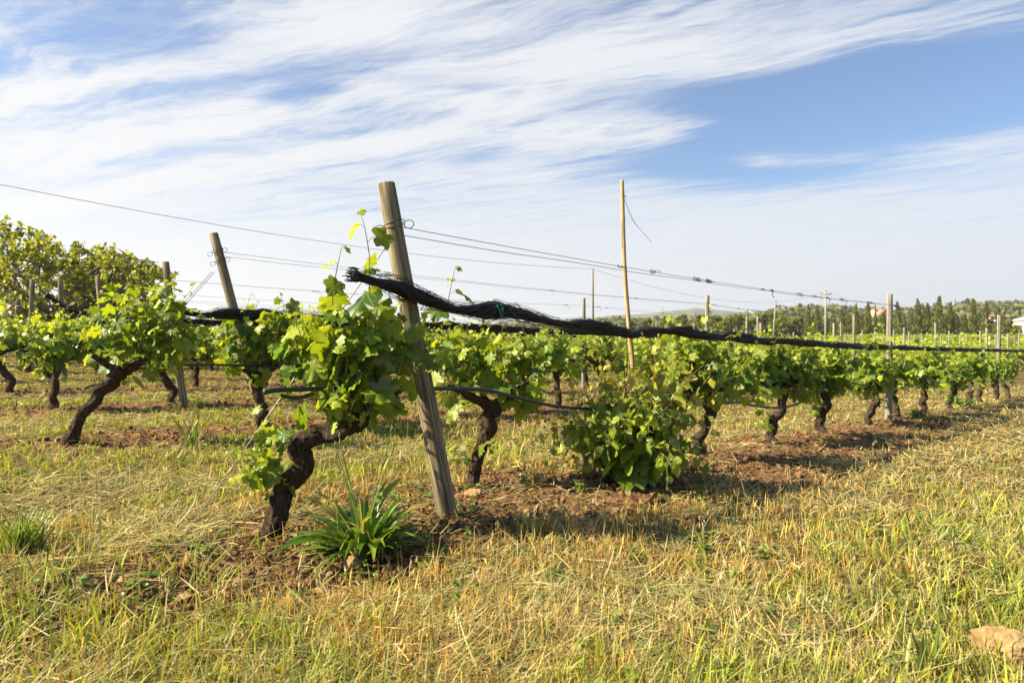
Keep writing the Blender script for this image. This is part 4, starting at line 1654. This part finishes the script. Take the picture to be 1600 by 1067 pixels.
    tag(mb.build('tall_stalks', M['grass']), 'scattered taller dry stalks with pale seed heads', 'grass', kind='stuff')
build_grass()


def build_ground_cover():
    # flat broad-leaved weeds in the turf, and prunings and dead leaves on the bare soil
    rng = np.random.default_rng(141)
    x, y, r, tf, m = scatter(rng, 9000, 1.4, 14, clump=15)
    dq, t, q = row_dist(x, y)
    sel = fbm(x * 1.1 + 7, y * 1.1, 61) > .50
    x, y, r, tf = x[sel], y[sel], r[sel], tf[sel]
    n = len(x)
    big = (.55 + .9 * rng.random(m))[tf]
    c0 = rng.random(m)[tf]
    o = unit(rng.normal(size=(n, 3)) * [1, 1, .25])
    pos = np.stack([x, y, gz(x, y) + .012 + .05 * rng.random(n) ** 2], 1)
    col = mixc(np.array([.05, .11, .016]), np.array([.20, .27, .05]), np.clip(c0 * .7 + .4 * rng.random(n), 0, 1))
    mb = MB()
    leaves(mb, pos, o + [0, 0, .15], rng.normal(size=(n, 3)) * .3 + [0, 0, 1.0], (.012 + .020 * rng.random(n)) * big, col, LEAF_ROUND, rng)
    tag(mb.build('low_weeds', M['weed_leaf']), 'small broad leaved weeds growing flat in the turf', 'weeds', kind='stuff')
    x, y, r, tf, m = scatter(rng, 5200, 2.0, 13)
    so = soil_mask(x, y)
    sel = rng.random(len(x)) < so * .8
    x, y, r = x[sel], y[sel], r[sel]
    mb = MB()
    k = len(x) // 2
    c = mixc(np.array([.10, .055, .025]), np.array([.36, .25, .12]), rng.random(k))
    leaves(mb, np.stack([x[:k], y[:k], gz(x[:k], y[:k]) + .018], 1), rng.normal(size=(k, 3)) * [1, 1, .3], rng.normal(size=(k, 3)) * .5 + [0, 0, 1.0], .02 + .04 * rng.random(k), c, LEAF_MID, rng, fold=.6, curl=.9)
    for i in range(k, len(x)):
        a, ln = rng.random() * 6.28, .04 + .16 * rng.random() ** 2
        d = np.array([math.cos(a), math.sin(a), .1 * rng.normal()])
        p0 = np.array([x[i], y[i], gz1(x[i], y[i]) + .014])
        tube(mb, np.array([p0, p0 + d * ln * .5 + [0, 0, .008], p0 + d * ln]), .0015 + .0022 * rng.random(), 4, col=(.16, .10, .06))
    tag(mb.build('prunings', M['grass']), 'dead leaves and short prunings littering the soil strips', 'litter', kind='stuff')
build_ground_cover()

# ------------------------------------------------------------------ spreading tree at the left
def build_big_tree():
    rng = np.random.default_rng(101)
    dep = 20.0
    c = at(78, 490, dep)
    g = gz1(c[0], c[1])
    root = empty('spreading_tree', (c[0], c[1], g))
    tm, lm = MB(), MB()
    trunk = spline([(0, 0, -.1), (.05, .05, .5), (-.1, .1, 1.0), (0, .1, 1.35)], 16)
    tube(tm, trunk, np.linspace(.19, .14, 16), 14, shape=gnarl(rng, .08))
    tips = []
    def under(p):             # the crown is highest towards its left and falls away to the right
        top = 4.95 - g - .55 * np.maximum(0, p[:, 0] + .3) - .25 * np.maximum(0, -p[:, 0] - 1.0)
        z = p[:, 2]
        lim = top - .55
        p = p.copy()
        p[:, 2] = np.where(z > lim, lim + .95 * np.tanh((z - lim) / 1.3), z)
        return p
    def limb(a, d, ln, r, depth):
        n = 9
        p = [np.array(a, float)]
        d = unit(d)
        for i in range(n):
            d = unit(d + rng.normal(size=3) * .16 + np.array([0, 0, .05 if depth else .03]))
            p.append(p[-1] + d * ln / n)
        p = under(np.array(p))
        tube(tm, p, np.linspace(r, r * .5, n + 1), 7 if depth < 2 else 4, cap=False)
        if depth >= 3:
            tips.append(p)
            return
        for k in range(4 if depth < 2 else 5):
            i = int(rng.integers(3, n + 1))
            nd = unit(d * .6 + rng.normal(size=3) * .65 + np.array([0, 0, .22]))
            limb(p[i], nd, ln * (.50 + .2 * rng.random()), r * .5, depth + 1)
    for k in range(12):
        a = k * .5236 + rng.normal() * .2
        limb(trunk[-1 - (k % 5)], np.array([math.cos(a) * 1.15, math.sin(a) * .9, (.28 + .28 * rng.random()) if k % 2 else -.03]), 1.95 + .55 * rng.random(), .075, 0)
    P, T, Nn, S, C = [], [], [], [], []
    for p in tips:
        for i in range(1, len(p)):
            for rep in range(2):
                if rng.random() < .60:
                    o = unit(rng.normal(size=3))
                    P.append(p[i] + o * .05 * rng.random())
                    T.append(o + np.array([0, 0, -.35]))
                    Nn.append(rng.normal(size=3) * .6 + np.array([-.3, 0, .8]))
                    S.append(.075 + .06 * rng.random())
                    f = np.clip(rng.random() * .75 + .25 * rng.random(), 0, 1)
                    C.append(np.array([.085, .13, .02]) * (1 - f) + np.array([.40, .43, .05]) * f)
    leaves(lm, P, T, Nn, S, C, LEAF_FIG, rng)
    tm.build('trunk', M['tree_bark'], root)
    lm.build('crown', M['tree_leaf'], root)
    sc = 1.0
    root.scale = (1.0, 1.0, 1.0)
    tag(root, 'broad spreading tree with twisted pale limbs behind the vines at the left', 'tree')
    return root
build_big_tree()

# ------------------------------------------------------------------ far trees, poles, houses, hills
def cypress(rng, H, Rad, n=900):
    root = empty('cypress_tree', (0, 0, 0))
    tm, lm = MB(), MB()
    tube(tm, spline([(0, 0, -.2), (0, 0, H * .3), (.03, 0, H * .85)], 10), np.linspace(.14, .03, 10), 7)
    u = rng.random(n) ** .85
    z = .06 * H + u * H * .94
    lob = 1 + .25 * np.sin(u * 21 + rng.random() * 6) + .18 * np.sin(u * 9 + rng.random() * 6)
    prof = Rad * (np.minimum(1, (u + .05) * 4.5) ** .6) * (1 - u ** 1.5) ** .9 * lob
    a = rng.random(n) * 6.28
    rr = prof * (.45 + .6 * np.sqrt(rng.random(n)))
    bendx = .10 * H * np.clip(u - .82, 0, 1) * 3 * rng.normal()
    P = np.stack([np.cos(a) * rr + bendx, np.sin(a) * rr, z], 1)
    out = np.stack([np.cos(a), np.sin(a), 0 * a], 1)
    T = out * .45 + np.array([0, 0, 1.0]) + rng.normal(size=(n, 3)) * .25
    Nn = out + rng.normal(size=(n, 3)) * .5
    C = mixc(np.array([.030, .055, .010]), np.array([.19, .215, .032]), rng.random(n))
    leaves(lm, P, T, Nn, (.30 + .26 * rng.random(n)) * (1 - .6 * u) * (H / 7.5), C, LEAF_FIG * [.6, 1.3], rng)
    tm.build('trunk', M['tree_bark'], root)
    lm.build('crown', M['dark_tree'], root)
    return root


def bushy(rng, H, Rad, n=1300, light=0.0, name='pine_tree'):
    root = empty(name, (0, 0, 0))
    tm, lm = MB(), MB()
    tube(tm, spline([(0, 0, -.2), (.1, 0, H * .3), (0, .1, H * .7)], 10), np.linspace(.2, .06, 10), 7)
    cl = []
    for k in range(22):
        a, u = rng.random() * 6.28, rng.random()
        rr = Rad * (1 - .7 * u ** 1.6) * np.sqrt(rng.random()) * .8
        c = np.array([math.cos(a) * rr, math.sin(a) * rr, H * (.22 + .68 * u)])
        cl.append((c, Rad * (.22 + .22 * rng.random()) * (1 - .35 * u)))
        tube(tm, np.array([[0, .05, c[2] * .6], c * [.5, .5, .85], c]), [.06, .04, .02], 5)
    P, Nn, C, S, T = [], [], [], [], []
    for c, r in cl:
        m = n // len(cl)
        d = unit(rng.normal(size=(m, 3)))
        P.append(c + d * r * (.55 + .55 * rng.random((m, 1))) * [1, 1, .75])
        Nn.append(d + rng.normal(size=(m, 3)) * .4)
        T.append(rng.normal(size=(m, 3)) + [0, 0, .6])
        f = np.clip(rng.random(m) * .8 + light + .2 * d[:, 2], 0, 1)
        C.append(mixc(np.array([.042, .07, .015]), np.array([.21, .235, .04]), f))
        S.append((.22 + .25 * rng.random(m)) * H / 6.5)
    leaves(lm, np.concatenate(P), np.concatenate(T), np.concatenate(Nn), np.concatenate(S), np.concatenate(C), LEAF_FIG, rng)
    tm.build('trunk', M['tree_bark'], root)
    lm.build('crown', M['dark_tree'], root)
    return root


def stand(o, px, base_py, top_py, dep, H):
    """put a tree of modelled height H so that it stands dep metres away under that pixel column"""
    p = at(px, base_py, dep)
    g = gz1(p[0], dep)
    top = at(px, top_py, dep)[2]
    s = (top - g) / H
    o.location = (p[0], dep, g)
    o.scale = (s, s, s)


def build_far_trees():
    rng = np.random.default_rng(111)
    cyp = [(1263, 476, 140), (1277, 478, 142), (1302, 486, 140), (1316, 484, 138), (1338, 475, 136), (1357, 472, 138), (1368, 487, 136), (1403, 472, 132), (1413, 490, 140), (1435, 468, 130),
           (1449, 474, 134), (1467, 464, 128), (1485, 473, 130), (1521, 468, 128), (1541, 471, 126), (1560, 480, 130)]
    vs = [cypress(np.random.default_rng(500 + i), 8.0, .72 + .12 * i) for i in range(4)]
    labs = ['dark cypress at the left end of the far cypress line', 'narrow cypress beside the leftmost one, before the wooded hill', 'low cypress right of the crossarm utility pole',
            'slim low cypress between the utility pole and the first tall ones', 'pointed cypress left of the grey upright post, next to a dark one',
            'thin dark pointed cypress left of the grey upright post', 'stubby cypress just left of the grey upright post', 'tall cypress just right of the grey upright post',
            'short rounded cypress right of the grey upright post', 'cypress with a bent feathery tip', 'slim cypress in the middle of the far line', 'tallest cypress of the far line',
            'full green cypress next right after the tallest', 'thin topped cypress with a wide dark foot', 'broad flame shaped cypress near the right edge', 'last cypress at the right, before the orange roof']
    young = [(1270, 492, 150), (1291, 494, 150), (1326, 490, 150), (1346, 494, 146), (1380, 489, 148), (1424, 491, 146), (1442, 493, 146), (1458, 489, 144), (1476, 492, 146), (1494, 488, 144), (1508, 492, 142), (1531, 489, 142),
             (1550, 494, 140), (1568, 491, 138), (1582, 495, 136), (1252, 495, 150)]
    for i, (px, ty, dep) in enumerate(cyp):
        o = vs[i] if i < 4 else copy_tree(vs[i % 4])
        stand(o, px, 530, ty, dep, 8.0)
        w = .9 + .35 * rng.random()
        o.scale = (o.scale[0] * w, o.scale[1] * w, o.scale[2])
        o.rotation_euler = (0, 0, rng.random() * 6.28)
        tag(o, labs[i], 'cypress', 'cypresses in the far line')
    for i, (px, ty, dep) in enumerate(young):
        o = copy_tree(vs[i % 4])
        stand(o, px, 532, ty, dep, 8.0)
        o.scale = (o.scale[0] * 1.7, o.scale[1] * 1.7, o.scale[2])
        o.rotation_euler = (0, 0, rng.random() * 6.28)
        tag(o, 'low young cypress in the hedge behind the tall far cypresses', 'cypress', 'young cypresses behind the far line')
    bs = [(1012, 494, 118, 0), (1042, 492, 120, 0), (1068, 489, 118, 1), (1092, 490, 120, 1), (1120, 490, 116, 0), (1136, 492, 110, 2), (1154, 488, 120, 1), (1172, 494, 112, 0), (1192, 487, 116, 1), (1208, 485, 120, 0),
          (1225, 490, 118, 2), (1246, 492, 120, 0), (1290, 500, 150, 1), (1330, 494, 150, 2), (1378, 494, 150, 1), (1500, 498, 150, 2), (1575, 497, 112, 2), (1590, 505, 105, 2), (985, 497, 118, 0), (950, 499, 120, 1), (920, 501, 124, 0), (880, 503, 124, 2)]
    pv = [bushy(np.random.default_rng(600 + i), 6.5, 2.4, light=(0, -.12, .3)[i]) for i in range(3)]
    blabs = ['rounded pine', 'dark pine', 'light green leafy tree']
    where = ['behind the right side of the cane', 'left of the mossy topped post, paler', 'left of the mossy topped post, darker', 'touching the mossy topped post', 'right of the mossy topped post',
             'second right of the mossy topped post', 'with peaked crown in the far tree line', 'between the mossy topped post and the thin pole', 'beside the thin bare pole', 'right of the thin bare pole',
             'before the wooded hill, left of the first cypresses', 'next to the leftmost cypress', 'behind the first cypresses', 'behind the middle cypresses', 'behind the grey upright post', 'behind the thin topped cypress',
             'near the right edge before the white house', 'lower, right at the edge before the white house', 'behind the cane foot', 'left of the cane', 'beside the wooden utility pole', 'left of the dark upright post']
    first = {}
    for i, (px, ty, dep, v) in enumerate(bs):
        o = pv[v] if v not in first else copy_tree(pv[v])
        first[v] = 1
        stand(o, px, 530, ty, dep, 6.5)
        o.rotation_euler = (0, 0, rng.random() * 6.28)
        tag(o, '%s %s' % (blabs[v], where[i]), 'tree', 'trees of the far tree line')
build_far_trees()


def build_poles():
    rng = np.random.default_rng(121)
    tops = []
    for px, py, dep, r, mat, lab, arm in ((926, 420, 46, .11, 'post_grey', 'plain wooden utility pole left of the bamboo cane', False),
                                          (1290, 455, 96, .17, 'concrete', 'pale concrete utility pole with a short crossarm before the cypresses', True),
                                          (1213, 468, 84, .13, 'post_grey', 'thin bare tapering pole among the far bushy trees', False)):
        top = at(px, py, dep)
        g = gz1(top[0], dep)
        mb = MB()
        H = top[2] - g
        tube(mb, np.array([[0, 0, -.3], [0, 0, H * .5], [0, 0, H]]), [r, r * .85, r * .65], 12)
        o = mb.build('utility_pole', M[mat])
        o.location = (top[0] + (.0 if px != 1213 else -.5), dep, g)
        if px == 1213:
            o.rotation_euler = (0, .07, 0)
        tag(o, lab, 'pole', 'poles in the distance')
        if arm:
            am = MB()
            box(am, (0, 0, H - .45), (1.5, .12, .12))
            am.build('crossarm', M['post_grey'], o)
            for sx in (-.65, 0, .65):
                im = MB()
                z0 = H - .39 if sx else H
                tube(im, np.array([[sx, 0, z0], [sx, 0, z0 + .15], [sx, 0, z0 + .3]]), [.05, .07, .04], 8)
                im.build('insulator', M['concrete'], o)
        tops.append(top)
    mb = MB()
    A, B_ = tops[0], tops[1]
    L = at(-330, 220, 20.0)
    p = np.concatenate([wire_path([L, A], .75, 60), wire_path([A + [.0, 0, -.02], B_], 1.9, 60)[1:]])
    e = B_ + np.array([40, 40, 0.5])
    p = np.concatenate([p, wire_path([B_, e], 1.2, 30)[1:]])
    tube(mb, p, .010, 5, cap=False)
    tag(mb.build('power_cable', M['wire']), 'long sagging cable high at the left, carried by the utility poles', 'cable')
build_poles()

M['tan_wall'] = plain('tan_wall', (.50, .38, .25), .9, .1, 0, .1, 3)
M['white_wall'] = plain('white_wall', (.78, .77, .74), .9, .1, 0, .05, 3)
M['roof'] = plain('clay_roof', (.45, .20, .10), .9, .1, 0, .3, 6)
M['window'] = plain('window_glass', (.05, .06, .07), .2, .5)


def house(px, base_py, dep, w, h, d, rz, label, roof='roof'):
    p = at(px, base_py, dep)
    z = p[2]
    root = empty('house', (p[0], dep, z), rz)
    wb = MB()
    box(wb, (0, 0, h / 2 - 1.5), (w, d, h + 3))
    wb.build('wall', M['tan_wall' if 'tan' in label else 'white_wall'], root)
    rb = MB()
    e, k = .4, h * .45
    v = [(-w / 2 - e, -d / 2 - e, h + .02), (w / 2 + e, -d / 2 - e, h + .02), (w / 2 + e, d / 2 + e, h + .02), (-w / 2 - e, d / 2 + e, h + .02), (-w / 2 - e, 0, h + k), (w / 2 + e, 0, h + k)]
    rb.add(v, [[0, 1, 5, 4], [2, 3, 4, 5], [0, 3, 2, 1]], [[0, 4, 3], [1, 2, 5]])
    rb.build('roof', M[roof], root, smooth_shade=False)
    for sx in (-.28, .28):
        gb = MB()
        box(gb, (w * sx, -d / 2 - .02, h * .55), (w * .13, .1, h * .32))
        gb.build('window', M['window'], root)
    tag(root, label, 'house', 'houses in the distance')


house(1615, 513, 125, 4.2, 1.4, 5, .35, 'white house at the right edge beyond the leafy tree', 'white_wall')
house(1556, 502, 190, 4.4, 1.2, 4, -.2, 'low house with orange roof behind the last cypresses')
house(1372, 488, 300, 7, 1.2, 5, .1, 'low tan house on the slope left of the grey upright post')


def build_hills():
    # wooded hill on the right and bluish ridges beyond it
    rng = np.random.default_rng(131)
    m, N, out = material('hill_ground')
    n, _ = N.noise(N.new('ShaderNodeNewGeometry').outputs['Position'], .03, 6, .65)
    principled(N, out, N.mix(N.ramp(n, .4, .62), (.055, .075, .03), (.19, .165, .08)), .95, .05)
    def ridge(name, dep, depth, pts, seed, rough):
        px = np.linspace(pts[0][0], pts[-1][0], 220)
        py = np.interp(px, [a[0] for a in pts], [a[1] for a in pts])
        v = []
        rows = 26
        for j in range(rows):
            f = j / (rows - 1)
            dd = dep - depth * .5 + depth * f
            prof = math.sin(min(f / .55, 1) * math.pi / 2) if f < .55 else math.cos((f - .55) / .45 * math.pi / 2) * .9 + .1
            x = (px - 800) / F * dep * (.8 + .4 * f)
            hh = np.maximum(EYE + (HORIZON - py) / F * dep, 0)
            z = -6 + (hh + 6) * prof + rough * (fbm(x / (dep * .03), np.full_like(x, dd / (dep * .03)), seed) - .5) * prof
            v.append(np.stack([x, np.full_like(x, dd), z], 1))
        v = np.array(v)
        nr, nc = v.shape[:2]
        i = np.arange(nr - 1)[:, None] * nc
        j = np.arange(nc - 1)[None]
        q = np.stack([i + j, i + j + 1, i + nc + j + 1, i + nc + j], -1).reshape(-1, 4)
        o = MB().add(v.reshape(-1, 3), q).build(name, m)
        tag(o, kind='structure')
        return v
    hv = ridge('hill', 430, 260, [(700, 520), (820, 515), (900, 509), (960, 506), (1010, 507), (1060, 508), (1150, 503), (1200, 496), (1240, 488), (1290, 486), (1330, 492), (1380, 491), (1410, 493), (1460, 487), (1500, 482),
                                 (1600, 480), (1750, 484), (2000, 500)], 7, 3.0)
    ridge('hills', 1900, 700, [(750, 505), (900, 499), (960, 492), (1020, 490), (1060, 484), (1085, 480), (1130, 484), (1180, 489), (1240, 490), (1400, 490), (1900, 500)], 8, 10)
    # woodland on the hill
    pts = hv[2:16].reshape(-1, 3)
    n = 2600
    sel = pts[rng.integers(len(pts), size=n)]
    P, Nn, S, C, T = [], [], [], [], []
    for c in sel:
        c = c + rng.normal(size=3) * [4, 4, 0]
        r = 1.6 + 1.6 * rng.random()
        mm = 16
        d = unit(rng.normal(size=(mm, 3)) + [0, 0, .5])
        P.append(c + [0, 0, r * .5] + d * r * (.6 + .5 * rng.random((mm, 1))))
        Nn.append(d + rng.normal(size=(mm, 3)) * .3)
        T.append(rng.normal(size=(mm, 3)))
        S.append(r * (.5 + .4 * rng.random(mm)))
        f = np.clip(rng.random() * .7 + .3 * rng.random(mm), 0, 1)
        C.append(mixc(np.array([.06, .085, .028]), np.array([.22, .22, .07]), f))
    mb = MB()
    leaves(mb, np.concatenate(P), np.concatenate(T), np.concatenate(Nn), np.concatenate(S), np.concatenate(C), LEAF_LOW, rng)
    tag(mb.build('far_wood', M['dark_tree']), 'wooded hillside behind the cypresses', 'wood', kind='stuff')
build_hills()

# ------------------------------------------------------------------ the air
def build_haze():
    m = bpy.data.materials.new('air')
    m.use_nodes = True
    t = m.node_tree
    t.nodes.clear()
    out = t.nodes.new('ShaderNodeOutputMaterial')
    v = t.nodes.new('ShaderNodeVolumePrincipled')
    v.inputs['Color'].default_value = (.86, .92, 1.0, 1)
    v.inputs['Density'].default_value = .00028
    v.inputs['Anisotropy'].default_value = .3
    t.links.new(v.outputs[0], out.inputs['Volume'])
    mb = MB()
    box(mb, (0, 300, 55), (6400, 5400, 150))
    o = mb.build('haze', m, smooth_shade=False)
    tag(o, 'thin pale haze over the far hills', 'haze', kind='stuff')
build_haze()
